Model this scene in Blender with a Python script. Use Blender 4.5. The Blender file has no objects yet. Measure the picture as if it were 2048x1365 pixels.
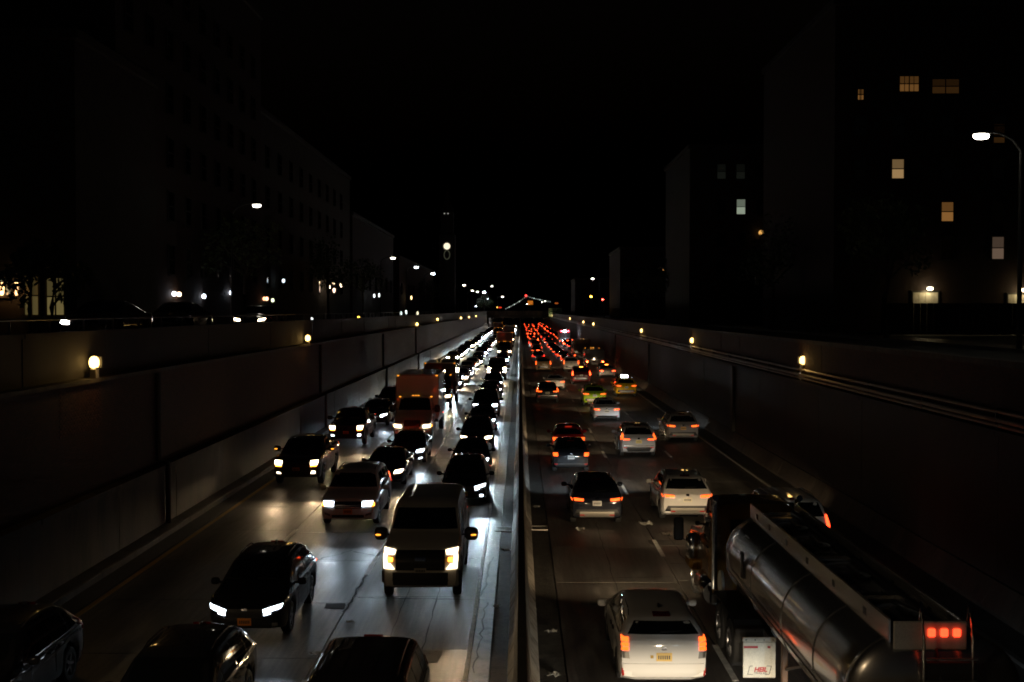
import bpy, bmesh, math, random
from mathutils import Vector, Matrix
from mathutils.bvhtree import BVHTree

# ------------------------------------------------------------------ camera, sky, render settings
sc = bpy.context.scene
COL = sc.collection
CAM_H = 7.6
F_PX = 2360.0                      # focal length in pixels of the 2048 px wide photograph
cam_d = bpy.data.cameras.new('camera')
cam = bpy.data.objects.new('camera', cam_d)
COL.objects.link(cam)
cam.location = (0, 0, CAM_H)
cam_d.sensor_width = 36
cam_d.lens = F_PX / 2048 * 36
cam.rotation_euler = (math.radians(90 - 1.517), 0, math.radians(0.388))
cam_d.clip_start = 0.5
cam_d.clip_end = 3000
cam_d.dof.use_dof = True
cam_d.dof.focus_distance = 46
cam_d.dof.aperture_fstop = 2.4
sc.camera = cam

world = bpy.data.worlds.new('World')
sc.world = world
world.use_nodes = True
wn = world.node_tree
wn.nodes.clear()
w_out = wn.nodes.new('ShaderNodeOutputWorld')
w_bg = wn.nodes.new('ShaderNodeBackground')
w_sky = wn.nodes.new('ShaderNodeTexSky')
w_sky.sky_type = 'NISHITA'
w_sky.sun_disc = False
w_sky.sun_elevation = math.radians(-4.0)
w_sky.sun_rotation = math.radians(200)
w_bg.inputs[1].default_value = 0.05
wn.links.new(w_sky.outputs[0], w_bg.inputs[0])
wn.links.new(w_bg.outputs[0], w_out.inputs[0])

vs = sc.view_settings
vs.view_transform = 'Standard'
vs.look = 'None'
vs.exposure = 0
vs.gamma = 1
vs.use_curve_mapping = False
cy = sc.cycles
cy.use_denoising = True
cy.max_bounces = 5
cy.diffuse_bounces = 1
cy.glossy_bounces = 3
cy.transmission_bounces = 2
cy.sample_clamp_indirect = 1.5
cy.caustics_reflective = False
cy.caustics_refractive = False
cy.pixel_filter_type = 'GAUSSIAN'
cy.filter_width = 2.0

R = random.Random(11)

# ------------------------------------------------------------------ materials
def mat(name):
    m = bpy.data.materials.new(name)
    m.use_nodes = True
    nt = m.node_tree
    return m, nt, nt.nodes['Principled BSDF']

def plain(name, col, rough=0.5, metal=0.0, coat=0.0, spec=0.5):
    m, nt, p = mat(name)
    p.inputs['Base Color'].default_value = (*col, 1)
    p.inputs['Roughness'].default_value = rough
    p.inputs['Metallic'].default_value = metal
    p.inputs['Coat Weight'].default_value = coat
    p.inputs['Specular IOR Level'].default_value = spec
    return m

def node(nt, t, **kw):
    n = nt.nodes.new(t)
    for k, v in kw.items():
        if k.startswith('i_'):
            n.inputs[k[2:].replace('_', ' ')].default_value = v
        else:
            setattr(n, k, v)
    return n

def paint_mat():
    m, nt, p = mat('car_paint')
    oi = node(nt, 'ShaderNodeObjectInfo')
    nt.links.new(oi.outputs['Color'], p.inputs['Base Color'])
    tc = node(nt, 'ShaderNodeTexCoord')
    ns = node(nt, 'ShaderNodeTexNoise', i_Scale=6.0, i_Detail=6.0)
    nt.links.new(tc.outputs['Object'], ns.inputs['Vector'])
    mr = node(nt, 'ShaderNodeMapRange')
    mr.inputs['To Min'].default_value = 0.22
    mr.inputs['To Max'].default_value = 0.5
    nt.links.new(ns.outputs['Fac'], mr.inputs['Value'])
    nt.links.new(mr.outputs[0], p.inputs['Roughness'])
    p.inputs['Metallic'].default_value = 0.0
    p.inputs['Specular IOR Level'].default_value = 0.03
    p.inputs['Coat Weight'].default_value = 1.0
    p.inputs['Coat Roughness'].default_value = 0.05
    return m

def objcol_mat(name, rough=0.5, spec=0.5):
    m, nt, p = mat(name)
    oi = node(nt, 'ShaderNodeObjectInfo')
    nt.links.new(oi.outputs['Color'], p.inputs['Base Color'])
    p.inputs['Roughness'].default_value = rough
    p.inputs['Specular IOR Level'].default_value = spec
    return m

def lamp_mat():
    m, nt, p = mat('lamp_lens')
    oi = node(nt, 'ShaderNodeObjectInfo')
    mx = node(nt, 'ShaderNodeMix', data_type='RGBA', blend_type='MULTIPLY')
    mx.inputs[0].default_value = 1
    mx.inputs[7].default_value = (0.25, 0.25, 0.25, 1)
    nt.links.new(oi.outputs['Color'], mx.inputs[6])
    nt.links.new(mx.outputs[2], p.inputs['Base Color'])
    nt.links.new(oi.outputs['Color'], p.inputs['Emission Color'])
    nt.links.new(oi.outputs['Alpha'], p.inputs['Emission Strength'])
    p.inputs['Roughness'].default_value = 0.12
    return m

def noisy(name, c1, c2, scale, rough=(0.5, 0.8), bump=0.15, detail=8, stretch=(1, 1, 1), rnd=0.0, spot=None, fine=60.0, spec=0.5):
    """two-tone mottled surface with fine grain, optional dark spots, in object space"""
    m, nt, p = mat(name)
    tc = node(nt, 'ShaderNodeTexCoord')
    geo = node(nt, 'ShaderNodeNewGeometry')
    mp = node(nt, 'ShaderNodeMapping')
    mp.inputs['Scale'].default_value = stretch
    nt.links.new(geo.outputs['Position'], mp.inputs['Vector'])
    n1 = node(nt, 'ShaderNodeTexNoise', i_Scale=scale, i_Detail=detail, i_Roughness=0.62)
    nt.links.new(mp.outputs[0], n1.inputs['Vector'])
    n2 = node(nt, 'ShaderNodeTexNoise', i_Scale=fine, i_Detail=4.0)
    nt.links.new(geo.outputs['Position'], n2.inputs['Vector'])
    cr = node(nt, 'ShaderNodeValToRGB')
    cr.color_ramp.elements[0].position = 0.32
    cr.color_ramp.elements[1].position = 0.68
    cr.color_ramp.elements[0].color = (*c1, 1)
    cr.color_ramp.elements[1].color = (*c2, 1)
    nt.links.new(n1.outputs['Fac'], cr.inputs[0])
    g = node(nt, 'ShaderNodeMapRange')
    g.inputs['To Min'].default_value = 0.62
    g.inputs['To Max'].default_value = 1.38
    nt.links.new(n2.outputs['Fac'], g.inputs['Value'])
    mul = node(nt, 'ShaderNodeMix', data_type='RGBA', blend_type='MULTIPLY')
    mul.inputs[0].default_value = 1
    nt.links.new(cr.outputs[0], mul.inputs[6])
    nt.links.new(g.outputs[0], mul.inputs[7])
    last = mul.outputs[2]
    if rnd:
        oi = node(nt, 'ShaderNodeObjectInfo')
        r = node(nt, 'ShaderNodeMapRange')
        r.inputs['To Min'].default_value = 1 - rnd
        r.inputs['To Max'].default_value = 1 + rnd
        nt.links.new(oi.outputs['Random'], r.inputs['Value'])
        m2 = node(nt, 'ShaderNodeMix', data_type='RGBA', blend_type='MULTIPLY')
        m2.inputs[0].default_value = 1
        nt.links.new(last, m2.inputs[6])
        nt.links.new(r.outputs[0], m2.inputs[7])
        last = m2.outputs[2]
    if spot:
        n3 = node(nt, 'ShaderNodeTexNoise', i_Scale=spot, i_Detail=3.0, i_Roughness=0.7)
        nt.links.new(mp.outputs[0], n3.inputs['Vector'])
        c3 = node(nt, 'ShaderNodeValToRGB')
        c3.color_ramp.elements[0].position = 0.36
        c3.color_ramp.elements[0].color = (0.35, 0.33, 0.31, 1)
        c3.color_ramp.elements[1].position = 0.48
        c3.color_ramp.elements[1].color = (1, 1, 1, 1)
        nt.links.new(n3.outputs['Fac'], c3.inputs[0])
        m3 = node(nt, 'ShaderNodeMix', data_type='RGBA', blend_type='MULTIPLY')
        m3.inputs[0].default_value = 0.8
        nt.links.new(last, m3.inputs[6])
        nt.links.new(c3.outputs[0], m3.inputs[7])
        last = m3.outputs[2]
    nt.links.new(last, p.inputs['Base Color'])
    rr = node(nt, 'ShaderNodeMapRange')
    rr.inputs['To Min'].default_value = rough[0]
    rr.inputs['To Max'].default_value = rough[1]
    nt.links.new(n1.outputs['Fac'], rr.inputs['Value'])
    nt.links.new(rr.outputs[0], p.inputs['Roughness'])
    p.inputs['Specular IOR Level'].default_value = spec
    if bump:
        b = node(nt, 'ShaderNodeBump', i_Strength=bump, i_Distance=0.02)
        nt.links.new(n2.outputs['Fac'], b.inputs['Height'])
        nt.links.new(b.outputs[0], p.inputs['Normal'])
    return m

def road_mat(name, c1, c2, rough, x0, lane):
    """worn road concrete: broad stains drawn out along the road, coarse grit, darker wheel tracks, uneven gloss"""
    m, nt, p = mat(name)
    L_ = nt.links.new
    geo = node(nt, 'ShaderNodeNewGeometry')
    sep = node(nt, 'ShaderNodeSeparateXYZ')
    L_(geo.outputs['Position'], sep.inputs[0])
    mp = node(nt, 'ShaderNodeMapping')
    mp.inputs['Scale'].default_value = (1.5, 0.35, 1)
    L_(geo.outputs['Position'], mp.inputs['Vector'])
    broad = node(nt, 'ShaderNodeTexNoise', i_Scale=0.7, i_Detail=9.0, i_Roughness=0.68)
    L_(mp.outputs[0], broad.inputs['Vector'])
    mp2 = node(nt, 'ShaderNodeMapping')
    mp2.inputs['Scale'].default_value = (9, 0.5, 1)
    L_(geo.outputs['Position'], mp2.inputs['Vector'])
    streak = node(nt, 'ShaderNodeTexNoise', i_Scale=0.9, i_Detail=6.0, i_Roughness=0.6)
    L_(mp2.outputs[0], streak.inputs['Vector'])
    grit = node(nt, 'ShaderNodeTexNoise', i_Scale=11.0, i_Detail=5.0, i_Roughness=0.75)
    L_(geo.outputs['Position'], grit.inputs['Vector'])
    cr = node(nt, 'ShaderNodeValToRGB')
    cr.color_ramp.elements[0].position = 0.36
    cr.color_ramp.elements[1].position = 0.64
    cr.color_ramp.elements[0].color = (*c1, 1)
    cr.color_ramp.elements[1].color = (*c2, 1)
    L_(broad.outputs['Fac'], cr.inputs[0])
    def mrange(src, a, b, lo=0.0, hi=1.0):
        r = node(nt, 'ShaderNodeMapRange')
        r.inputs['From Min'].default_value = lo
        r.inputs['From Max'].default_value = hi
        r.inputs['To Min'].default_value = a
        r.inputs['To Max'].default_value = b
        L_(src, r.inputs['Value'])
        return r.outputs[0]
    def mathn(op, a, b=None):
        n_ = node(nt, 'ShaderNodeMath', operation=op)
        for i, v in enumerate((a, b)):
            if v is None: continue
            if isinstance(v, (int, float)): n_.inputs[i].default_value = v
            else: L_(v, n_.inputs[i])
        return n_.outputs[0]
    u = mathn('MULTIPLY', mathn('SUBTRACT', sep.outputs['X'], x0), 4 * math.pi / lane)
    track = mrange(mathn('COSINE', u), 0.72, 1.12, -1, 1)
    oi = node(nt, 'ShaderNodeObjectInfo')
    fac = mathn('MULTIPLY', mathn('MULTIPLY', track, mrange(streak.outputs['Fac'], 0.6, 1.4, .3, .7)), mathn('MULTIPLY', mrange(grit.outputs['Fac'], 0.45, 1.55, .3, .7), mrange(oi.outputs['Random'], 0.78, 1.22)))
    mul = node(nt, 'ShaderNodeMix', data_type='RGBA', blend_type='MULTIPLY')
    mul.inputs[0].default_value = 1
    L_(cr.outputs[0], mul.inputs[6])
    L_(fac, mul.inputs[7])
    L_(mul.outputs[2], p.inputs['Base Color'])
    rgh = mathn('ADD', mrange(broad.outputs['Fac'], rough[0], rough[1], .35, .65), mrange(grit.outputs['Fac'], -.08, .08, .3, .7))
    L_(rgh, p.inputs['Roughness'])
    p.inputs['Specular IOR Level'].default_value = 0.5
    b = node(nt, 'ShaderNodeBump', i_Strength=0.55, i_Distance=0.012)
    L_(grit.outputs['Fac'], b.inputs['Height'])
    L_(b.outputs[0], p.inputs['Normal'])
    return m

def brick_mat():
    m, nt, p = mat('wall_brick')
    geo = node(nt, 'ShaderNodeNewGeometry')
    sep = node(nt, 'ShaderNodeSeparateXYZ')
    cmb = node(nt, 'ShaderNodeCombineXYZ')
    nt.links.new(geo.outputs['Position'], sep.inputs[0])
    nt.links.new(sep.outputs['Y'], cmb.inputs['X'])
    nt.links.new(sep.outputs['Z'], cmb.inputs['Y'])
    bt = node(nt, 'ShaderNodeTexBrick')
    bt.inputs['Scale'].default_value = 1.0
    bt.inputs['Brick Width'].default_value = 0.22
    bt.inputs['Row Height'].default_value = 0.075
    bt.inputs['Mortar Size'].default_value = 0.008
    bt.inputs['Color1'].default_value = (0.085, 0.036, 0.02, 1)
    bt.inputs['Color2'].default_value = (0.055, 0.026, 0.016, 1)
    bt.inputs['Mortar'].default_value = (0.05, 0.044, 0.036, 1)
    nt.links.new(cmb.outputs[0], bt.inputs['Vector'])
    nt.links.new(bt.outputs['Color'], p.inputs['Base Color'])
    p.inputs['Roughness'].default_value = 0.8
    b = node(nt, 'ShaderNodeBump', i_Strength=0.6, i_Distance=0.01, invert=True)
    nt.links.new(bt.outputs['Fac'], b.inputs['Height'])
    nt.links.new(b.outputs[0], p.inputs['Normal'])
    return m

class M: pass
M.paint = paint_mat()
M.lamp = lamp_mat()
M.plate = objcol_mat('plate_metal', 0.4)
M.tint = objcol_mat('tinted_plain', 0.6)
M.glass = plain('dark_glass', (0.006, 0.007, 0.008), 0.05, 0, 0, 0.6)
M.trim = plain('black_trim', (0.018, 0.018, 0.018), 0.45)
M.rubber = plain('tyre_rubber', (0.014, 0.014, 0.014), 0.75)
M.rim = plain('wheel_metal', (0.28, 0.28, 0.29), 0.28, 0.9)
M.chrome = plain('chrome', (0.75, 0.75, 0.76), 0.14, 1.0)
M.satin = plain('satin_metal', (0.30, 0.30, 0.30), 0.24, 0.9)
M.slab = road_mat('concrete_slab', (0.045, 0.041, 0.036), (0.15, 0.138, 0.12), (0.34, 0.60), -11.15, 3.36)
M.slab_dark = road_mat('worn_concrete', (0.045, 0.041, 0.037), (0.12, 0.11, 0.098), (0.40, 0.64), 0.98, 3.32)
M.edge_strip = noisy('edge_concrete', (0.085, 0.078, 0.068), (0.19, 0.175, 0.15), 1.5, (0.36, 0.55), 0.4, spot=3.0)
M.gutter = noisy('dirty_gutter', (0.025, 0.023, 0.02), (0.085, 0.078, 0.066), 2.2, (0.55, 0.9), 1.0, spot=5.0, fine=30)
M.joint = plain('joint_tar', (0.012, 0.011, 0.01), 0.8)
M.white_line = noisy('worn_white_paint', (0.42, 0.41, 0.37), (0.80, 0.78, 0.72), 3.0, (0.5, 0.7), 0.2)
M.yellow_line = noisy('worn_yellow_paint', (0.42, 0.26, 0.04), (0.6, 0.38, 0.06), 2.0, (0.5, 0.7), 0.2)
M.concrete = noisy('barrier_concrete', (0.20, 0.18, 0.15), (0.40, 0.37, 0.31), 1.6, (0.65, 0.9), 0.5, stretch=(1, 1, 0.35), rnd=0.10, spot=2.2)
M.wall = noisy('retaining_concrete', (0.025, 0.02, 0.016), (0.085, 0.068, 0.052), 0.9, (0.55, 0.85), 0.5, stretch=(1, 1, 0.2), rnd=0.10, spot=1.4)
M.wall_dark = noisy('dark_concrete', (0.018, 0.016, 0.014), (0.045, 0.038, 0.032), 0.9, (0.6, 0.9), 0.4, stretch=(1, 1, 0.2), rnd=0.10)  # concrete in a very dark, randomly mottled tone
M.brick = brick_mat()
M.brick_piece = noisy('brick_clay', (0.06, 0.026, 0.015), (0.12, 0.05, 0.03), 9, (0.6, 0.9), 0.5, rnd=0.35)
M.asphalt = noisy('street_asphalt', (0.03, 0.03, 0.03), (0.06, 0.058, 0.055), 1.2, (0.7, 0.95), 0.4)
M.earth = noisy('bare_ground', (0.03, 0.03, 0.026), (0.06, 0.055, 0.045), 0.8, (0.8, 1.0), 0.3)
M.steel = plain('dark_steel', (0.06, 0.06, 0.06), 0.5, 0.7)
M.galv = plain('galvanised_steel', (0.33, 0.31, 0.27), 0.42, 0.8)
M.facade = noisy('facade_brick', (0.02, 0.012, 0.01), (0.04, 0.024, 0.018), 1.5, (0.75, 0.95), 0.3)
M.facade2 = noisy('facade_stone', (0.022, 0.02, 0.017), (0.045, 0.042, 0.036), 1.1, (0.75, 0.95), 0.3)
M.bark = noisy('tree_bark', (0.035, 0.026, 0.02), (0.08, 0.06, 0.045), 6, (0.8, 1), 0.8)
M.leaf = noisy('tree_leaves', (0.03, 0.055, 0.016), (0.075, 0.11, 0.03), 1.3, (0.45, 0.7), 0.0)
M.sign_green = plain('sign_green', (0.012, 0.075, 0.03), 0.4)
M.sign_text = plain('sign_letters', (0.75, 0.72, 0.6), 0.45)
M.flap = noisy('mud_flap_white', (0.55, 0.53, 0.44), (0.72, 0.70, 0.6), 3.0, (0.4, 0.6), 0.1)
M.red_print = plain('red_print', (0.42, 0.03, 0.035), 0.5)
M.black_print = plain('black_print', (0.03, 0.03, 0.03), 0.5)
M.litter = plain('paper_litter', (0.34, 0.33, 0.29), 0.8)
M.rail = plain('rail_aluminium', (0.90, 0.90, 0.88), 0.20, 0.85)
M.steel_post = plain('rusty_post', (0.16, 0.09, 0.05), 0.6, 0.3)

def brushed_mat():
    m, nt, p = mat('brushed_aluminium')
    tc = node(nt, 'ShaderNodeTexCoord')
    mp = node(nt, 'ShaderNodeMapping')
    mp.inputs['Scale'].default_value = (14, 0.25, 14)
    nt.links.new(tc.outputs['Object'], mp.inputs['Vector'])
    n1 = node(nt, 'ShaderNodeTexNoise', i_Scale=3.0, i_Detail=6.0)
    nt.links.new(mp.outputs[0], n1.inputs['Vector'])
    mr = node(nt, 'ShaderNodeMapRange')
    mr.inputs['To Min'].default_value = 0.23
    mr.inputs['To Max'].default_value = 0.29
    nt.links.new(n1.outputs['Fac'], mr.inputs['Value'])
    nt.links.new(mr.outputs[0], p.inputs['Roughness'])
    p.inputs['Base Color'].default_value = (0.55, 0.54, 0.51, 1)
    p.inputs['Metallic'].default_value = 0.9
    p.inputs['Coat Weight'].default_value = 0.6
    p.inputs['Coat Roughness'].default_value = 0.06
    return m
M.alu = brushed_mat()

# ------------------------------------------------------------------ mesh helpers
class G:
    """collects verts and faces, then links nothing: build() returns a mesh"""
    def __init__(s):
        s.v = []
        s.f = []
    def add(s, vs_, fs_):
        n = len(s.v)
        s.v += [tuple(p) for p in vs_]
        s.f += [tuple(i + n for i in f) for f in fs_]
        return s
    def box(s, x0, x1, y0, y1, z0, z1):
        return s.add([(x0, y0, z0), (x1, y0, z0), (x1, y1, z0), (x0, y1, z0), (x0, y0, z1), (x1, y0, z1), (x1, y1, z1), (x0, y1, z1)],
                     [(3, 2, 1, 0), (4, 5, 6, 7), (0, 1, 5, 4), (1, 2, 6, 5), (2, 3, 7, 6), (3, 0, 4, 7)])
    def bbox(s, x0, x1, y0, y1, z0, z1, b=0.02):
        """box with chamfered edges (an octagonal prism with inset caps)"""
        bm = bmesh.new()
        bmesh.ops.create_cube(bm, size=1)
        for v in bm.verts:
            v.co = Vector(((x0 + x1) / 2 + v.co.x * (x1 - x0), (y0 + y1) / 2 + v.co.y * (y1 - y0), (z0 + z1) / 2 + v.co.z * (z1 - z0)))
        bmesh.ops.bevel(bm, geom=list(bm.edges), offset=b, segments=1, affect='EDGES')
        bm.verts.index_update()
        s.add([v.co[:] for v in bm.verts], [[v.index for v in f.verts] for f in bm.faces])
        bm.free()
        return s
    def blob(s, c, r, n=8, m=5, p=0.75):
        """superellipsoid"""
        vs_ = []
        def sg(a, e): return math.copysign(abs(a) ** e, a)
        for i in range(m + 1):
            th = -math.pi / 2 + math.pi * i / m
            for j in range(n):
                ph = 2 * math.pi * j / n
                vs_.append((c[0] + r[0] * sg(math.cos(th), p) * sg(math.cos(ph), p), c[1] + r[1] * sg(math.cos(th), p) * sg(math.sin(ph), p), c[2] + r[2] * sg(math.sin(th), p)))
        fs_ = [(i * n + j, i * n + (j + 1) % n, (i + 1) * n + (j + 1) % n, (i + 1) * n + j) for i in range(m) for j in range(n)]
        return s.add(vs_, fs_)
    def tube(s, pts, r, n=8, caps=True):
        pts = [Vector(p) for p in pts]
        rs = r if isinstance(r, (list, tuple)) else [r] * len(pts)
        vs_, fs_ = [], []
        for i, p in enumerate(pts):
            a = pts[max(0, i - 1)]
            b = pts[min(len(pts) - 1, i + 1)]
            t = (b - a).normalized()
            u = t.cross(Vector((0, 0, 1)))
            if u.length < 0.05:
                u = t.cross(Vector((1, 0, 0)))
            u.normalize()
            w = t.cross(u)
            for k in range(n):
                an = 2 * math.pi * k / n
                vs_.append(p + (u * math.cos(an) + w * math.sin(an)) * rs[i])
        for i in range(len(pts) - 1):
            for k in range(n):
                fs_.append((i * n + k, i * n + (k + 1) % n, (i + 1) * n + (k + 1) % n, (i + 1) * n + k))
        if caps:
            fs_.append(tuple(range(n))[::-1])
            fs_.append(tuple(range((len(pts) - 1) * n, len(pts) * n)))
        return s.add(vs_, fs_)
    def lathe(s, prof, n=24, axis='X', c=(0, 0, 0)):
        """prof: (offset along axis, radius) pairs, closed on the axis when radius 0"""
        vs_, fs_ = [], []
        for (a, r) in prof:
            for k in range(n):
                an = 2 * math.pi * k / n
                q = (a, r * math.cos(an), r * math.sin(an)) if axis == 'X' else ((r * math.cos(an), a, r * math.sin(an)) if axis == 'Y' else (r * math.cos(an), r * math.sin(an), a))
                vs_.append((q[0] + c[0], q[1] + c[1], q[2] + c[2]))
        for i in range(len(prof) - 1):
            for k in range(n):
                fs_.append((i * n + k, i * n + (k + 1) % n, (i + 1) * n + (k + 1) % n, (i + 1) * n + k))
        return s.add(vs_, fs_)
    def prism(s, poly, y0, y1, axis='Y'):
        """poly in the plane across the axis: (x,z) for Y, (y,z) for X, (x,y) for Z"""
        n = len(poly)
        def put(p, a):
            return (p[0], a, p[1]) if axis == 'Y' else ((a, p[0], p[1]) if axis == 'X' else (p[0], p[1], a))
        vs_ = [put(p, y0) for p in poly] + [put(p, y1) for p in poly]
        fs_ = [(i, (i + 1) % n, n + (i + 1) % n, n + i) for i in range(n)] + [tuple(range(n))[::-1], tuple(range(n, 2 * n))]
        return s.add(vs_, fs_)
    def ribbon(s, pts, wds, z):
        """flat strip along (x,y) points"""
        vs_, fs_ = [], []
        for i, p in enumerate(pts):
            a = pts[max(0, i - 1)]
            b = pts[min(len(pts) - 1, i + 1)]
            dx, dy = b[0] - a[0], b[1] - a[1]
            l = math.hypot(dx, dy) or 1
            nx, ny = -dy / l, dx / l
            w = wds[i] / 2
            vs_ += [(p[0] + nx * w, p[1] + ny * w, z), (p[0] - nx * w, p[1] - ny * w, z)]
        for i in range(len(pts) - 1):
            fs_.append((2 * i, 2 * i + 1, 2 * i + 3, 2 * i + 2))
        return s.add(vs_, fs_)
    def build(s, name, m, smooth=None):
        me = bpy.data.meshes.new(name)
        me.from_pydata(s.v, [], s.f)
        bm = bmesh.new()
        bm.from_mesh(me)
        bmesh.ops.remove_doubles(bm, verts=bm.verts, dist=1e-5)
        bmesh.ops.recalc_face_normals(bm, faces=bm.faces)
        bm.to_mesh(me)
        bm.free()
        if m:
            me.materials.append(m)
        if smooth:
            for p in me.polygons:
                p.use_smooth = True
            me.set_sharp_from_angle(angle=math.radians(smooth))
        return me

def link(name, me, parent=None, loc=None, rz=0, color=None):
    o = bpy.data.objects.new(name, me)
    COL.objects.link(o)
    if parent:
        o.parent = parent
    if loc:
        o.location = loc
    if rz:
        o.rotation_euler = (0, 0, rz)
    if color:
        o.color = color
    return o

def thing(name, label, cat, loc=(0, 0, 0), rz=0, group=None, me=None):
    o = link(name, me, None, loc, rz)
    if me is None:
        o.empty_display_size = 0.3
    o['label'] = label
    o['category'] = cat
    if group:
        o['group'] = group
    return o

def struct(name, me, loc=None):
    o = link(name, me, None, loc)
    o['kind'] = 'structure'
    return o

def text_mesh(body, size, m, depth=0.004, bold=0.0, shear=0.0, sx=1.0):
    """raised letters in the XZ plane facing -Y, centred"""
    cu = bpy.data.curves.new('lettering', 'FONT')
    cu.body = body
    cu.size = size
    cu.extrude = depth
    cu.offset = bold
    cu.shear = shear
    cu.align_x = 'CENTER'
    cu.align_y = 'CENTER'
    cu.resolution_u = 2
    o = bpy.data.objects.new('lettering', cu)
    COL.objects.link(o)
    bpy.context.view_layer.update()
    dg = bpy.context.evaluated_depsgraph_get()
    me = bpy.data.meshes.new_from_object(o.evaluated_get(dg))
    bpy.data.objects.remove(o)
    me.transform(Matrix.Diagonal((sx, 1, 1, 1)))
    me.transform(Matrix.Rotation(math.radians(90), 4, 'X'))
    me.materials.clear()
    me.materials.append(m)
    me.name = 'lettering'
    return me

def lerp(a, b, t): return a + (b - a) * t

def pl(tab, t):
    if t <= tab[0][0]:
        return tab[0][1]
    for (a, za), (b, zb) in zip(tab, tab[1:]):
        if t <= b:
            return za + (zb - za) * (t - a) / (b - a)
    return tab[-1][1]

# a point of the photograph (2048 px frame) at distance d -> world X and Z
def px(x, d): return (x - 1040.0) * d / F_PX
def pz(y, d): return CAM_H - (y - 620.0) * d / F_PX
def dist_for(x, X): return X * F_PX / (x - 1040.0)

# ------------------------------------------------------------------ vehicle bodies
def body_mesh(S):
    L, hw, H, b0 = S['L'], S['W'] / 2, S['H'], S['b']
    top_t, belt_t = S['top'], S['belt']
    rw = S.get('roofw', 0.74)
    kf, kr = S.get('kf', 0.2), S.get('kr', 0.1)
    def top(t):
        k = S.get('soft', 0.04)
        return sum(pl(top_t, min(max(t + i * k, 0), L)) for i in (-2, -1, 0, 1, 2)) / 5
    def plan(t):
        u, w = L - t, t
        p = 1.0
        if u < 0.8: p -= kf * (1 - u / 0.8) ** 2.6
        if w < 0.5: p -= kr * (1 - w / 0.5) ** 2.6
        return p
    ts = {0, 0.015, 0.05, 0.1, 0.18, 0.28, 0.4, L, L - 0.015, L - 0.05, L - 0.1, L - 0.18, L - 0.3, L - 0.45}
    for (t, z) in top_t: ts.add(t)
    t = 0.5
    while t < L - 0.4:
        ts.add(round(t, 3)); t += 0.22
    for (ta, r) in S['axles']:
        Ra = r * 1.16
        for k in range(-7, 8):
            ts.add(ta + Ra * math.sin(k / 7 * math.pi / 2) * 0.9999)
        ts.add(ta - Ra - 0.004); ts.add(ta + Ra + 0.004)
    tl = []
    for t in sorted(ts):
        if 0 <= t <= L and (not tl or t - tl[-1] > 0.0035):
            tl.append(t)
    if tl[-1] != L: tl[-1] = L
    rings = []
    for t in tl:
        w = hw * plan(t)
        zt = top(t)
        be = pl(belt_t, t)
        bz = min(be, zt - 0.025)
        e = max(0.0, 1 - min(t, L - t) / 0.35)
        b = b0 + 0.10 * e ** 2
        for (ta, r) in S['axles']:
            Ra = r * 1.16
            d = abs(t - ta)
            if d < Ra:
                b = max(b, r + math.sqrt(Ra * Ra - d * d))
        b = min(b, bz - 0.08)
        fr = min(max((zt - be) / (H - be), 0), 1)
        wt = lerp(w - 0.07, w * rw, fr)
        h = bz - b
        z9 = zt - 0.016 - 0.06 * fr
        pts = [(0, b), (w - 0.2, b), (w - 0.05, b + 0.02), (w - 0.012, b + 0.14 * min(1, h / 0.5)), (w, b + 0.45 * h), (w - 0.004, b + 0.75 * h),
               (w - 0.016, bz - 0.035 * min(1, h / 0.3)), (w - 0.045, bz)]
        p7 = pts[-1]
        for k in (0.33, 0.66, 1.0):
            q = (lerp(p7[0], wt, k) + 0.022 * fr * math.sin(k * math.pi), lerp(p7[1], z9, k))
            pts.append(q)
        pts += [(wt - 0.05 - 0.02 * fr, zt - 0.012 - 0.012 * fr), (wt * 0.72, zt + 0.006), (wt * 0.36, zt + 0.02), (0, zt + 0.024)]
        rings.append((t - L / 2, pts))
    g = G()
    n = len(rings[0][1])
    full = []
    for y, pts in rings:
        ring = [(x, y, z) for x, z in pts] + [(-x, y, z) for x, z in pts[-2:0:-1]]
        full.append(ring)
    def inset(ring, k, dy):
        cx = 0
        cz = sum(p[2] for p in ring) / len(ring)
        return [(p[0] * k, p[1] + dy, cz + (p[2] - cz) * k) for p in ring]
    bulge = S.get('bulge', 0.05)
    full = [inset(full[0], 0.35, -bulge * 0.9), inset(full[0], 0.75, -bulge * 0.7)] + full + [inset(full[-1], 0.75, bulge * 0.7), inset(full[-1], 0.35, bulge)]
    m = len(full[0])
    g.v = [p for r in full for p in r]
    for i in range(len(full) - 1):
        for k in range(m):
            g.f.append((i * m + k, i * m + (k + 1) % m, (i + 1) * m + (k + 1) % m, (i + 1) * m + k))
    g.f.append(tuple(range(m)))
    g.f.append(tuple(range((len(full) - 1) * m, len(full) * m))[::-1])
    return g.build('body', M.paint, 38)

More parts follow.
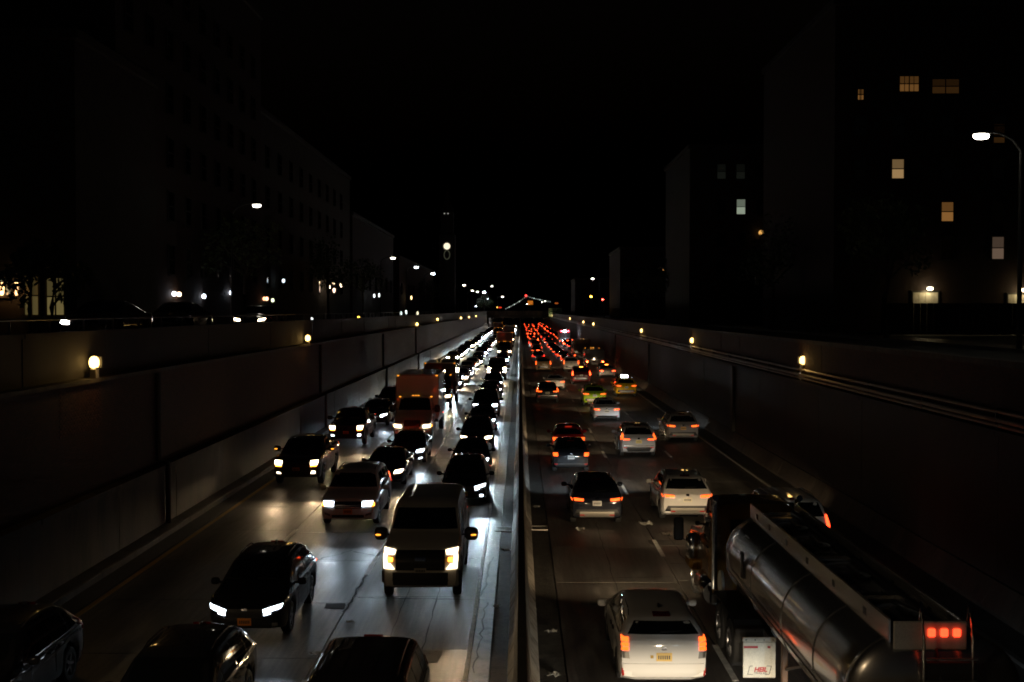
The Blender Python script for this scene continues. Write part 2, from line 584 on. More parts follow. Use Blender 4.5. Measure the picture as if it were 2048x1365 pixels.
class Skin:
    """projects flat outlines on a body surface so that windows, lamps and panels follow it"""
    def __init__(s, me, L):
        s.L = L
        s.bvh = BVHTree.FromPolygons([v.co.copy() for v in me.vertices], [tuple(p.vertices) for p in me.polygons])
    def hit(s, a, b, ax):
        if ax == 'F': o, d = Vector((a, 20, b)), Vector((0, -1, 0))
        elif ax == 'R': o, d = Vector((a, -20, b)), Vector((0, 1, 0))
        elif ax == 'S': o, d = Vector((9, a, b)), Vector((-1, 0, 0))
        else: o, d = Vector((a, b, 9)), Vector((0, 0, -1))
        loc, nor, _, _ = s.bvh.ray_cast(o, d)
        if loc is None:
            g = Vector((a, s.L / 2, b)) if ax == 'F' else (Vector((a, -s.L / 2, b)) if ax == 'R' else (Vector((1, a, b)) if ax == 'S' else Vector((a, b, 1))))
            loc, nor, _, _ = s.bvh.find_nearest(g)
        if nor.dot(d) > 0:
            nor = -nor
        return loc, nor
    def patch(s, g, q, ax, off=0.008, nu=4, nv=3, thick=0.03, sx=1):
        """q: four corners (a,b): low-start, low-end, high-end, high-start"""
        outer, inner = [], []
        for j in range(nv + 1):
            for i in range(nu + 1):
                u, v = i / nu, j / nv
                a = lerp(lerp(q[0][0], q[1][0], u), lerp(q[3][0], q[2][0], u), v)
                b = lerp(lerp(q[0][1], q[1][1], u), lerp(q[3][1], q[2][1], u), v)
                p, n = s.hit(a, b, ax)
                dirn = {'F': Vector((0, 1, 0)), 'R': Vector((0, -1, 0)), 'S': Vector((1, 0, 0)), 'T': Vector((0, 0, 1))}[ax]
                n = (n + dirn * 0.4).normalized()
                o = p + n * off
                k = p - n * thick
                outer.append((o.x * sx, o.y, o.z))
                inner.append((k.x * sx, k.y, k.z))
        W = nu + 1
        N = len(outer)
        fs_ = []
        for j in range(nv):
            for i in range(nu):
                a = j * W + i
                fs_.append((a, a + 1, a + W + 1, a + W))
        edge = [i for i in range(W)] + [j * W + nu for j in range(1, nv + 1)] + [nv * W + i for i in range(nu - 1, -1, -1)] + [j * W for j in range(nv - 1, 0, -1)]
        for k in range(len(edge)):
            a, b = edge[k], edge[(k + 1) % len(edge)]
            fs_.append((a, b, b + N, a + N))
        g.add(outer + inner, fs_)

WHEELS = {}
def wheel_meshes(r, w=0.22, spokes=5):
    k = (round(r, 3), w)
    if k in WHEELS: return WHEELS[k]
    t = G().lathe([(-w / 2, r * 0.62), (-w / 2, r * 0.9), (-w / 2 + 0.03, r), (w / 2 - 0.03, r), (w / 2, r * 0.9), (w / 2, r * 0.64), (w / 2 - 0.03, r * 0.62)], 22).build('tyre', M.rubber, 40)
    g = G().lathe([(w / 2 - 0.015, r * 0.66), (w / 2 - 0.01, r * 0.58), (w / 2 - 0.07, r * 0.55), (w / 2 - 0.08, 0.001)], 22)
    g.lathe([(w / 2 - 0.08, r * 0.16), (w / 2 - 0.005, r * 0.13), (w / 2, 0.001)], 12)
    for i in range(spokes):
        a = 2 * math.pi * i / spokes
        ca, sa = math.cos(a), math.sin(a)
        pts = []
        for (rr, ww) in ((r * 0.1, 0.045), (r * 0.58, 0.03)):
            for sgn in (-1, 1):
                pts.append((rr * ca - sgn * ww * sa, rr * sa + sgn * ww * ca))
        poly = [pts[0], pts[2], pts[3], pts[1]]
        g.prism(poly, w / 2 - 0.06, w / 2 - 0.008, 'X')
    rim = g.build('rim', M.rim, 40)
    WHEELS[k] = (t, rim)
    return WHEELS[k]

class Proto:
    def __init__(s): s.parts = []          # name, mesh, role, parent index, loc, rz, far
    def add(s, name, me, role=None, parent=None, loc=(0, 0, 0), rz=0, far=False, label=None):
        s.parts.append((name, me, role, parent, loc, rz, far, label))
        return len(s.parts) - 1

def car_proto(S):
    S.setdefault('front', [])
    P = Proto()
    L, hw = S['L'], S['W'] / 2
    Y = lambda t: t - L / 2
    bme = body_mesh(S)
    K = Skin(bme, L)
    P.add('body', bme, 'paint', far=True)
    def part(name, quads, ax, m, role=None, off=0.008, nu=4, nv=3, far=False, parent=None, thick=0.03, sx=1, smooth=50):
        g = G()
        for q in quads: K.patch(g, q, ax, off, nu, nv, thick, sx)
        return P.add(name, g.build(name, m, smooth), role, parent, far=far)
    def sym(q): return [(-q[1][0], q[1][1]), (-q[0][0], q[0][1]), (-q[3][0], q[3][1]), (-q[2][0], q[2][1])]
    def pair(name, quads, ax, m, role=None, off=0.008, nu=4, nv=3, far=False, thick=0.03):
        out = []
        for sg in (1, -1):
            g = G()
            for q in quads: K.patch(g, q, ax, off, nu, nv, thick, sg)
            out.append(P.add(name, g.build(name, m, 50), role, None, far=far))
        return out
    top = lambda t: pl(S['top'], t)
    H, rw = S['H'], S.get('roofw', 0.74)
    # glass
    tb, tt = S['ws']
    z0, z1 = top(tb) + 0.03, top(tt) - 0.02
    part('windshield', [[(-hw * 0.86, z0), (hw * 0.86, z0), (hw * rw * 0.93, z1), (-hw * rw * 0.93, z1)]], 'F', M.glass, None, 0.006, 8, 5, True)
    g = G()
    for a in (-0.35, 0.25):
        K.patch(g, [(a * hw * 1.6, z0 + 0.02), (a * hw * 1.6 + 0.5 * hw, z0 + 0.03), (a * hw * 1.6 + 0.5 * hw, z0 + 0.05), (a * hw * 1.6, z0 + 0.04)], 'F', 0.02, 4, 1)
    P.add('wiper', g.build('wiper', M.trim))
    if S.get('bl'):
        rb, rt = S['bl']
        z0r, z1r = top(rb) + 0.05, top(rt) - 0.03
        part('rear_window', [[(-hw * 0.8, z0r), (hw * 0.8, z0r), (hw * rw * 0.88, z1r), (-hw * rw * 0.88, z1r)]], 'R', M.glass, None, 0.006, 6, 4, True)
        g = G()
        K.patch(g, [(-0.05, z0r + 0.02), (0.36, z0r + 0.05), (0.36, z0r + 0.065), (-0.05, z0r + 0.05)], 'R', 0.018, 3, 1)
        P.add('rear_wiper', g.build('rear_wiper', M.trim))
    for (q) in S['side']:
        pair('side_window', [[(Y(a), b) for a, b in q]], 'S', M.glass, None, 0.005, 5, 3)
    if S.get('side'):
        q = S['side'][0]
        tl0 = min(a for qq in S['side'] for a, b in qq) + .1
        tl1 = max(a for qq in S['side'] for a, b in qq)
        zb0 = pl(S['belt'], tl0) + .0
        zb1 = pl(S['belt'], tl1) + .02
        pair('glint_trim', [[(Y(tl0), zb0 + .0), (Y(tl1), zb1), (Y(tl1), zb1 + .022), (Y(tl0), zb0 + .022)]], 'S', M.satin, None, 0.012, 8, 1)  # bright belt strip added along the windows to catch lamp glints
    for (t0, t1, zlo, zhi) in S['doors']:
        d1, d2 = pair('door', [[(Y(t0), zlo), (Y(t1), zlo), (Y(t1), zhi), (Y(t0), zhi)]], 'S', M.paint, 'paint', 0.005, 5, 5)
        for d, sg in ((d1, 1), (d2, -1)):
            g = G()
            K.patch(g, [(Y(t0 + 0.1), zhi - 0.09), (Y(t0 + 0.3), zhi - 0.08), (Y(t0 + 0.3), zhi - 0.05), (Y(t0 + 0.1), zhi - 0.06)], 'S', 0.04, 3, 1, 0.0, sg)
            P.add('handle', g.build('handle', S.get('handle', M.trim)), None, d)
    if S.get('hood'):
        t0, t1, w0, w1 = S['hood']
        part('hood', [[(-w0, Y(t0)), (w0, Y(t0)), (w1, Y(t1)), (-w1, Y(t1))]], 'T', M.paint, 'paint', 0.006, 6, 4)
    if S.get('gate'):
        zl, zh, wl, wh = S['gate']
        part('tailgate', [[(-wl, zl), (wl, zl), (wh, zh), (-wh, zh)]], 'R', M.paint, 'paint', 0.007, 6, 4)
    # front
    for (nm, quads, m, role, off) in S['front']:
        part(nm, quads, 'F', m, role, off, 6, 3)
    for (nm, quads, m, role, off) in S['frontpair']:
        pair(nm, quads, 'F', m, role, off, 5, 3, far=(nm == 'headlight'))
    for (nm, quads, m, role, off) in S['rear']:
        part(nm, quads, 'R', m, role, off, 6, 3, far=(nm == 'stop_lamp'))
    for (nm, quads, m, role, off) in S['rearpair']:
        pair(nm, quads, 'R', m, role, off, 4, 3, far=(nm == 'tail_light'))
    # mirrors
    mt, mz, ms = S['mirror']
    for sg in (1, -1):
        g = G().blob((sg * (hw + 0.12 * ms), Y(mt), mz), (0.11 * ms, 0.08 * ms, 0.085 * ms * S.get('mtall', 1)), 10, 6, 0.7)
        g.tube([(sg * (hw - 0.12), Y(mt) + 0.04, mz - 0.03), (sg * (hw + 0.06), Y(mt), mz - 0.02)], 0.03, 6)
        mi = P.add('mirror', g.build('mirror', S.get('mirror_mat', M.paint), 40), 'paint')
        if S.get('mirror_lamp'):
            g = G().blob((sg * (hw + 0.16 * ms), Y(mt) + 0.075 * ms, mz - 0.02), (0.045 * ms, 0.02, 0.025), 8, 4)
            P.add('marker_lamp', g.build('marker_lamp', M.lamp), 'marker', mi)
    # wheels
    for (ta, r) in S['axles']:
        tyre, rim = wheel_meshes(r)
        for sg in (1, -1):
            i = P.add('wheel', tyre, None, None, (sg * (hw - 0.125), Y(ta), r), 0 if sg > 0 else math.pi)
            P.add('rim', rim, None, i)
    ta0, ta1 = S['axles'][0][0], S['axles'][-1][0]
    P.add('underbody', G().box(-hw + 0.34, hw - 0.34, Y(0.35), Y(L - 0.35), S['b'] + 0.03, S['b'] + 0.5).build('underbody', M.trim))
    if S.get('rails'):
        t0, t1, xr = S['rails']
        for sg in (1, -1):
            pts = []
            for k in range(7):
                t = lerp(t0, t1, k / 6)
                p, n = K.hit(xr, Y(t), 'T')
                pts.append((sg * xr, Y(t), p.z + (0.045 if 0 < k < 6 else 0.0)))
            P.add('roof_rail', G().tube(pts, 0.018, 6).build('roof_rail', M.chrome if S.get('rail_chrome') else M.satin, 40))
    if S.get('ribs'):
        t0, t1, xs = S['ribs']
        for x in xs:
            g = G()
            K.patch(g, [(x - 0.018, Y(t0)), (x + 0.018, Y(t0)), (x + 0.018, Y(t1)), (x - 0.018, Y(t1))], 'T', 0.012, 1, 6)
            P.add('roof_rib', g.build('roof_rib', M.paint, 50), 'paint')
    if S.get('extra'):
        S['extra'](P, K, Y, hw)
    P.L, P.W, P.S = L, S['W'], S
    hz = S['lampz']
    P.beams = [(sg * S['lampx'], L / 2 + 0.12, hz) for sg in (1, -1)]
    return P

def spawn(P, name, label, cat, loc, rz=0, cols=None, group=None, far=False, beam=None, one_beam=False, part_labels=None):
    cols = cols or {}
    root = thing(name, label, cat, loc, rz, group)
    made = {}
    for i, (nm, me, role, par, pl_, prz, isfar, lab) in enumerate(P.parts):
        if far and not isfar: continue
        if role in ('roofsign',) and role not in cols: continue
        o = bpy.data.objects.new(nm, me)
        COL.objects.link(o)
        o.parent = made[par] if par is not None and par in made else root
        o.location = pl_
        o.rotation_euler = (0, 0, prz)
        if role:
            o.color = cols.get(role, {'tail': (0.7, 0.02, 0.01, 0.0), 'stop': (0.6, 0.02, 0.01, 0.0), 'marker': (0.8, 0.3, 0.02, 0.0), 'head': (0.9, 0.9, 0.9, 0.0), 'fog': (0.8, 0.8, 0.8, 0.0),
                                      'signal': (0.8, 0.3, 0.02, 0.0), 'plate': (0.75, 0.72, 0.62, 1), 'reflector': (0.6, 0.02, 0.02, 0.0)}.get(role, (0.5, 0.5, 0.5, 1)))
        if part_labels and nm in part_labels:
            o['label'] = part_labels[nm]
        made[i] = o
    if beam:
        bs = P.beams
        if one_beam:
            bs = [(0, P.beams[0][1], P.beams[0][2])]
        for b in bs:
            lo = bpy.data.objects.new('headlight_beam', beam)
            COL.objects.link(lo)
            lo.parent = root
            lo.location = b
            lo.rotation_euler = (math.radians(90 - 6.5), 0, 0)
            lo.scale = (1.0, 0.235, 1.0)
    return root

def beam_light(name, col, power, size=74):
    l = bpy.data.lights.new(name, 'SPOT')
    l.color = col
    l.energy = power
    l.spot_size = math.radians(size)
    l.spot_blend = 0.9
    l.shadow_soft_size = 0.06
    return l

# ------------------------------------------------------------------ ground, roads, kerbs
ground = struct('ground', G().box(-400, 400, -30, 1500, -1.2, -0.12).build('ground', M.earth))

LX = [-11.15, -7.78, -4.42, -1.08]         # lane limits of the oncoming roadway
RX = [0.98, 4.42, 7.78, 10.95]             # lane limits of the outgoing roadway
FAR_D = 640.0
SLAB_END = 118.0

def make_road(name, xs, m, joints_from):
    g = G()
    g.box(xs[0], xs[-1], -14, SLAB_END, -0.10, -0.045)
    g.box(xs[0], xs[-1], SLAB_END, FAR_D, -0.10, 0.0)
    me = g.build(name, m)
    road = struct(name, me)
    cache = {}
    for li in range(len(xs) - 1):
        # each lane is poured in one strip, some strips split along the middle
        cuts = [xs[li], xs[li + 1]]
        y = joints_from + R.uniform(-0.4, 0.4)
        first = True
        while y < SLAB_END - 1:
            ln = 4.85
            y1 = min(y + ln, SLAB_END)
            x0, x1 = cuts
            w = round(x1 - x0, 2)
            key = (w, round(y1 - y, 2))
            if key not in cache:
                cache[key] = G().bbox(-w / 2 + 0.014, w / 2 - 0.014, 0.010, key[1] - 0.010, -0.06, 0.0, 0.003).build('slab', m)
            o = link('slab', cache[key], road, ((x0 + x1) / 2, y, R.uniform(-0.0015, 0.0012)))
            y = y1
    return road

road_in = make_road('road', LX, M.slab, -3.2)
road_out = make_road('road', RX, M.slab_dark, -1.0)

# gutters beside the median and along the walls, narrow concrete edge strip
struct('gutter', G().box(-0.63, -0.2, -14, FAR_D, -0.1, -0.012).build('gutter', M.gutter))
struct('gutter', G().box(0.3, 0.965, -14, FAR_D, -0.1, -0.012).build('gutter', M.gutter))
struct('gutter', G().box(-12.0, -11.165, -14, FAR_D, -0.1, -0.008).build('gutter', M.wall_dark))
struct('gutter', G().box(10.965, 11.9, -14, FAR_D, -0.1, -0.008).build('gutter', M.wall_dark))
edge = struct('road_edge', G().box(-1.065, -0.645, -14, FAR_D, -0.1, 0.006).build('road_edge', M.edge_strip))

def mark(name, x, w, y0, y1, m, z, parent):
    link(name, G().box(x - w / 2, x + w / 2, y0, y1, z - 0.006, z).build(name, m), parent)
ZL = 0.009
y = -12.0
while y < 130:
    mark('edge_line', -1.13, 0.10, y, y + 11.96, M.white_line, ZL, road_in)
    mark('edge_line', -11.0, 0.15, y, y + 11.96, M.yellow_line, ZL, road_in)
    mark('edge_line', 10.72, 0.12, y, y + 11.96, M.white_line, ZL, road_out)
    y += 12.0
mark('edge_line', -1.13, 0.10, y, FAR_D, M.white_line, ZL, road_in)
mark('edge_line', -11.0, 0.15, y, FAR_D, M.yellow_line, ZL, road_in)
mark('edge_line', 10.72, 0.12, y, FAR_D, M.white_line, ZL, road_out)
dash_me = G().box(-0.065, 0.065, 0, 2.6, -0.006, 0).build('lane_dash', M.white_line)
for (x, ph, rd) in ((4.42, 36.2, road_out), (7.80, 36.4, road_out), (-4.40, 33.6, road_in), (-7.74, 38.0, road_in)):
    k = -2
    while ph + k * 12.2 < 330:
        link('lane_dash', dash_me, rd, (x, ph + k * 12.2, ZL))
        k += 1

# cracks, tar patches
def jag(x0, y0, x1, y1, n, amp):
    pts = []
    for i in range(n + 1):
        t = i / n
        pts.append((lerp(x0, x1, t) + R.uniform(-amp, amp), lerp(y0, y1, t) + R.uniform(-amp, amp)))
    return pts
def crack(x0, y0, x1, y1, n, amp, w, parent):
    p = jag(x0, y0, x1, y1, n, amp)
    wd = [w * R.uniform(0.4, 1.3) for _ in p]
    link('crack', G().ribbon(p, wd, 0.0075).build('crack', M.joint), parent)
crack(-4.3, 30.9, -0.9, 30.7, 26, 0.05, 0.075, road_in)
crack(-7.4, 35.7, -4.5, 35.5, 22, 0.05, 0.05, road_in)
crack(-6.2, 35.6, -5.3, 37.0, 9, 0.06, 0.05, road_in)
crack(-2.18, 24, -2.22, 46, 40, 0.025, 0.035, road_in)
crack(-3.05, 22, -3.0, 33, 24, 0.02, 0.02, road_in)
crack(-1.0, 31, -0.86, 36, 14, 0.05, 0.05, road_in)
crack(-0.95, 24.5, -0.88, 30.5, 16, 0.06, 0.045, road_in)
crack(-4.42, 29.5, -4.36, 37, 30, 0.05, 0.06, road_in)
crack(-5.2, 36.8, -4.5, 36.2, 8, 0.06, 0.09, road_in)
crack(-8.8, 46.6, -7.7, 46.5, 10, 0.03, 0.04, road_in)
crack(-4.2, 62, -1.4, 62.3, 14, 0.06, 0.06, road_in)
crack(-4.4, 84, -1.6, 84.5, 12, 0.08, 0.09, road_in)
crack(4.5, 35.2, 7.0, 35.1, 20, 0.05, 0.05, road_out)
crack(2.0, 33.2, 4.3, 33.4, 16, 0.04, 0.04, road_out)
crack(5.0, 24.5, 5.0, 40, 22, 0.05, 0.04, road_out)
crack(2.6, 24, 2.7, 42, 30, 0.03, 0.025, road_out)
patch_quads = [(-4.75, 30.05, 0.5, 0.55, M.joint), (4.9, 38.4, 1.3, 0.9, M.gutter), (1.9, 30.4, 0.6, 0.35, M.gutter), (-2.0, 25.7, 0.5, 0.9, M.gutter)]
for (x, y_, w, h, mm) in patch_quads:
    link('tar_patch', G().prism([(x + w * a + R.uniform(-.04, .04), y_ + h * b + R.uniform(-.04, .04)) for a, b in ((-.5, -.45), (0, -.52), (.5, -.5), (.53, .1), (.5, .5), (-.1, .47), (-.5, .5), (-.54, 0))], 0.001, 0.0055, 'Z').build('tar_patch', mm), road_in if x < 0 else road_out)

# drain grates set in the gutters
def grate(x, y_, label):
    t = thing('drain_grate', label, 'drain', (x, y_, -0.012), 0, 'storm drains beside the median')
    link('frame', G().box(-0.33, 0.33, -0.36, -0.3, 0, 0.03).box(-0.33, 0.33, 0.3, 0.36, 0, 0.03).box(-0.33, -0.28, -0.3, 0.3, 0, 0.03).box(0.28, 0.33, -0.3, 0.3, 0, 0.03).box(-0.28, 0.28, -0.3, 0.3, 0.0, 0.004).build('frame', M.galv), t)
    bar = G().box(-0.014, 0.014, -0.3, 0.3, 0.005, 0.028).build('bar', M.galv)
    for i in range(8):
        link('bar', bar, t, (-0.245 + i * 0.07, 0, 0))
grate(-0.52, 40.6, 'steel drain grate in the dark gutter on the headlight side of the median')
grate(0.64, 40.9, 'rusty drain grate in the gutter on the tail light side of the median')

# litter
def litter(x, y_, s, label, m=None):
    bm = bmesh.new()
    bmesh.ops.create_grid(bm, x_segments=4, y_segments=4, size=0.5)
    for v in bm.verts:
        v.co = Vector((v.co.x * s * R.uniform(0.8, 1.2), v.co.y * s * R.uniform(0.6, 1.4), s * R.uniform(0.02, 0.35)))
    bmesh.ops.solidify(bm, geom=list(bm.faces), thickness=0.006)
    me = bpy.data.meshes.new('litter_scrap')
    bm.to_mesh(me)
    bm.free()
    me.materials.append(m or M.litter)
    thing('litter_scrap', label, 'litter', (x, y_, 0.006), R.uniform(0, 6), 'litter on the road', me)
litter(-4.13, 28.5, 0.15, 'pale scrap of paper on the lane joint behind the black crossover')
litter(-4.5, 25.8, 0.24, 'crumpled bright scrap lying in front of the dark roof at the bottom')
litter(-0.45, 37.0, 0.3, 'white crumpled paper in the gutter below the drain grate')
litter(-0.6, 30.0, 0.16, 'small pale scrap in the gutter beside the median, further down')
litter(2.05, 40.5, 0.3, 'flat pale scrap in the empty stretch behind the black crossover')
litter(4.45, 41.5, 0.45, 'largest pale debris on the lane line behind the black crossover')
litter(4.9, 39.6, 0.35, 'broken strip of debris next to the tar patch', M.wall)
litter(0.75, 27.6, 0.2, 'white scrap in the gutter at the foot of the median, beside the white wagon')
litter(0.7, 24.3, 0.22, 'crumpled paper lowest in the gutter beside the white wagon')
litter(0.62, 45.2, 0.22, 'pale scrap at the foot of the median beyond the far drain')

# ------------------------------------------------------------------ median barrier
med = thing('median_barrier', 'long pale concrete median barrier with a dark top between the two roadways', 'barrier', (0.04, 0, 0))
prof = [(-0.30, -0.05), (-0.30, 0.08), (-0.17, 0.33), (-0.095, 1.06), (-0.075, 1.09), (0.075, 1.09), (0.095, 1.06), (0.20, 0.33), (0.37, 0.08), (0.37, -0.05)]
seg_me = {}
def seg(n):
    if n not in seg_me:
        seg_me[n] = G().prism(prof, 0.012, n - 0.012, 'Y').build('barrier_segment', M.concrete)
    return seg_me[n]
y = 5.0
while y < 160:
    link('barrier_segment', seg(6.1), med, (R.uniform(-0.012, 0.012), y, R.uniform(-0.01, 0.01)))
    link('top_cap', G().box(-0.085, 0.085, 0.02, 6.08, 1.088, 1.105).build('top_cap', M.wall_dark), med, (0, y, 0.0))
    y += 6.1
b = link('barrier_segment', G().prism(prof, y, FAR_D, 'Y').build('barrier_segment', M.concrete), med)

# ------------------------------------------------------------------ sunken walls on both sides
def panels(parent, name, x0, x1, z0, z1, ln, m, d0, d1, far, jit=0.008, prof_=None):
    def mk(l):
        if prof_:
            return G().prism(prof_, 0.012, l - 0.012, 'Y').build(name, m)
        return G().box(x0, x1, 0.012, l - 0.012, z0, z1).build(name, m)
    me = mk(ln)
    y_ = d0
    while y_ < d1:
        link(name, me, parent, (R.uniform(-jit, jit), y_, 0))
        y_ += ln
    link(name, mk(far - y_), parent, (0, y_, 0))

wl = thing('retaining_wall', 'tall retaining wall beside the oncoming lanes, concrete below and brick above', 'retaining wall', (0, 0, 0), 0)
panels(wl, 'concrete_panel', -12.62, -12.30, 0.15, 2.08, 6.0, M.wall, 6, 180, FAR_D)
panels(wl, 'ledge', -12.80, -12.24, 2.085, 2.24, 12.0, M.wall, 6, 180, FAR_D)
panels(wl, 'kerb', 0, 0, 0, 0, 6.0, M.wall, 6, 180, FAR_D, 0.004, [(-12.62, -0.05), (-11.82, -0.05), (-11.80, 0.17), (-11.86, 0.2), (-12.29, 0.22), (-12.29, 0.15), (-12.62, 0.145)])
link('brick_face', G().box(-12.95, -12.60, 6, FAR_D, 2.24, 5.48).build('brick_face', M.brick), wl)
panels(wl, 'coping', -12.95, -12.36, 5.485, 5.60, 12.0, M.wall, 6, 180, FAR_D)
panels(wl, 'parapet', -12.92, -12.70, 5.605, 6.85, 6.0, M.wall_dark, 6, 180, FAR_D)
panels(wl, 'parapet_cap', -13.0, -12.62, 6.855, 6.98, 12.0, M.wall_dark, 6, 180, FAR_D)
for d in (40.7, 74.0, 108.0, 142.0):
    link('drainpipe', G().tube([(-12.2, d, 0.2), (-12.2, d, 2.05), (-12.19, d, 2.3), (-12.52, d, 2.4), (-12.52, d, 5.4)], 0.09, 8).build('drainpipe', M.steel, 40), wl)
# single bricks stand proud of the wall under the nearest lamp
brick_me = G().bbox(0, 0.014, 0.004, 0.206, 0.004, 0.061, 0.003).build('brick', M.brick_piece)
nb = 0
for r_ in range(19):
    for c_ in range(15):
        y_ = 32.1 + c_ * 0.215 + (0.107 if r_ % 2 else 0)
        z_ = 5.40 - r_ * 0.072
        link('brick', brick_me, wl, (-12.602 + R.uniform(0, 0.004), y_, z_ - 0.03))
        nb += 1

wr = thing('retaining_wall', 'tall dark retaining wall beside the outgoing lanes with pipes along it', 'retaining wall', (0, 0, 0), 0)
panels(wr, 'toe_block', 0, 0, 0, 0, 6.0, M.wall, 6, 180, FAR_D, 0.004, [(11.78, -0.05), (12.3, -0.05), (12.3, 0.72), (12.1, 0.72), (12.02, 0.56), (11.78, 0.10)])
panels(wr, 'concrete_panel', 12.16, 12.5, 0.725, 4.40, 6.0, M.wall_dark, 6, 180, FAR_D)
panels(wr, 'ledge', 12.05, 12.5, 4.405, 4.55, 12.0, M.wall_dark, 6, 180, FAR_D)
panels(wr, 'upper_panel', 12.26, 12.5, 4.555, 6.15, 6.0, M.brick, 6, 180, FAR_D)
panels(wr, 'coping', 12.16, 12.62, 6.155, 6.32, 12.0, M.wall, 6, 180, FAR_D)
for (z_, r_) in ((5.02, 0.05), (4.80, 0.065), (4.66, 0.045)):
    link('pipe', G().tube([(12.12, 6, z_), (12.12, 120, z_), (12.12, FAR_D, z_)], r_, 8).build('pipe', M.galv, 40), wr)
br = G().box(12.08, 12.27, -0.03, 0.03, 4.57, 5.1).build('bracket', M.steel)
for i in range(24):
    link('bracket', br, wr, (0, 30 + i * 5.5, 0))
for d in (67.0, 111.0, 150.0):
    link('pilaster', G().box(12.0, 12.158, d - 0.35, d + 0.35, 0.73, 4.40).build('pilaster', M.wall), wr)

# streets above the walls
struct('service_street', G().box(-120, -12.97, 4, 900, -0.1, 6.4).build('service_street', M.asphalt))
struct('service_street', G().box(12.52, 120, 4, 900, -0.1, 6.0).build('service_street', M.asphalt))
for sgn, ze in ((-1, 6.4), (1, 6.0)):
    x0, x1 = sorted((sgn * 18.4, sgn * 20.6))
    struct('sidewalk', G().box(x0, x1, 12, 600, ze, ze + 0.15).build('sidewalk', M.slab_dark))

# fence along the top of the left wall
fn = thing('railing', 'thin dark steel railing on top of the wall beside the oncoming lanes', 'railing', (-12.8, 0, 6.98))
post = G().box(-0.025, 0.025, -0.025, 0.025, 0, 0.34).build('post', M.steel)
for i in range(60):
    link('post', post, fn, (0, 22 + i * 2.5, 0))
link('rail', G().tube([(0, 22, 0.35), (0, 90, 0.35), (0, 172, 0.35)], 0.03, 6).build('rail', M.steel), fn)

# ------------------------------------------------------------------ wall lamps
def point(name, col, power, r=0.1):
    l = bpy.data.lights.new(name, 'POINT')
    l.color = col
    l.energy = power
    l.shadow_soft_size = r
    return l
sod = point('lamp_glow', (1.0, 0.56, 0.16), 11, 0.14)
sod_far = point('lamp_glow', (1.0, 0.56, 0.16), 6, 0.14)

def wall_lamp(X, d, z, zl, side, label, grp, strength, light):
    t = thing('wall_lamp', label, 'wall lamp', (X, d, zl), 0, grp)
    link('post', G().bbox(-0.1, 0.1, -0.12, 0.12, 0, z - zl - 0.12, 0.02).build('post', M.galv), t)
    link('housing', G().bbox(-0.16, 0.16, -0.08, 0.26, z - zl - 0.12, z - zl - 0.08, 0.015).box(-0.17, 0.17, 0.12, 0.26, z - zl - 0.08, z - zl + 0.22).build('housing', M.steel), t)
    lens = G().blob((0, -0.02, z - zl + 0.06), (0.15, 0.12, 0.19), 12, 7, 0.9).build('lens', M.lamp, 60)
    link('lens', lens, t, None, 0, (1.0, 0.62, 0.18, strength))
    o = bpy.data.objects.new('lamp_light', light)
    COL.objects.link(o)
    o.parent = t
    o.location = (-side * 0.55, -0.15, z - zl)

for i, (x, yv) in enumerate(((186, 730), (615, 679), (834, 650), (875, 640), (922, 637), (938, 637), (952, 639))):
    X = -12.42
    d = dist_for(x, X)
    z = pz(yv, d)
    lab = ['largest amber lamp on the brick wall, beside the oncoming lanes', 'second nearest amber lamp on the wall beside the oncoming lanes',
           'third amber wall lamp, above the box truck roof', 'small wall lamp next beyond the third one on the oncoming side',
           'tiny yellow wall lamp far along the oncoming side', 'tiny wall lamp just beyond the yellow one on the oncoming side', 'last wall lamp by the far overpass on the oncoming side'][i]
    wall_lamp(X, d, max(z, 5.75), 5.6, -1, lab, 'lamps along the left wall', 6 if i < 4 else 9, sod if i < 2 else sod_far)
for i, (x, yv) in enumerate(((1605, 724), (1384, 683), (1283, 663), (1187, 649), (1167, 645), (1140, 638))):
    X = 12.2
    d = dist_for(x, X)
    z = pz(yv, d)
    lab = ['nearest amber lamp on the wall beside the outgoing lanes, above the tanker', 'second amber lamp on the wall beside the outgoing lanes',
           'third amber lamp on the wall beside the outgoing lanes', 'fourth lamp on the outgoing side, small and pale', 'fifth lamp on the outgoing side, close to the fourth', 'farthest wall lamp on the outgoing side, left of the others'][i]
    wall_lamp(X, d, max(z, 5.0), 4.55, 1, lab, 'lamps along the right wall', 5 if i < 3 else 9, sod_far)

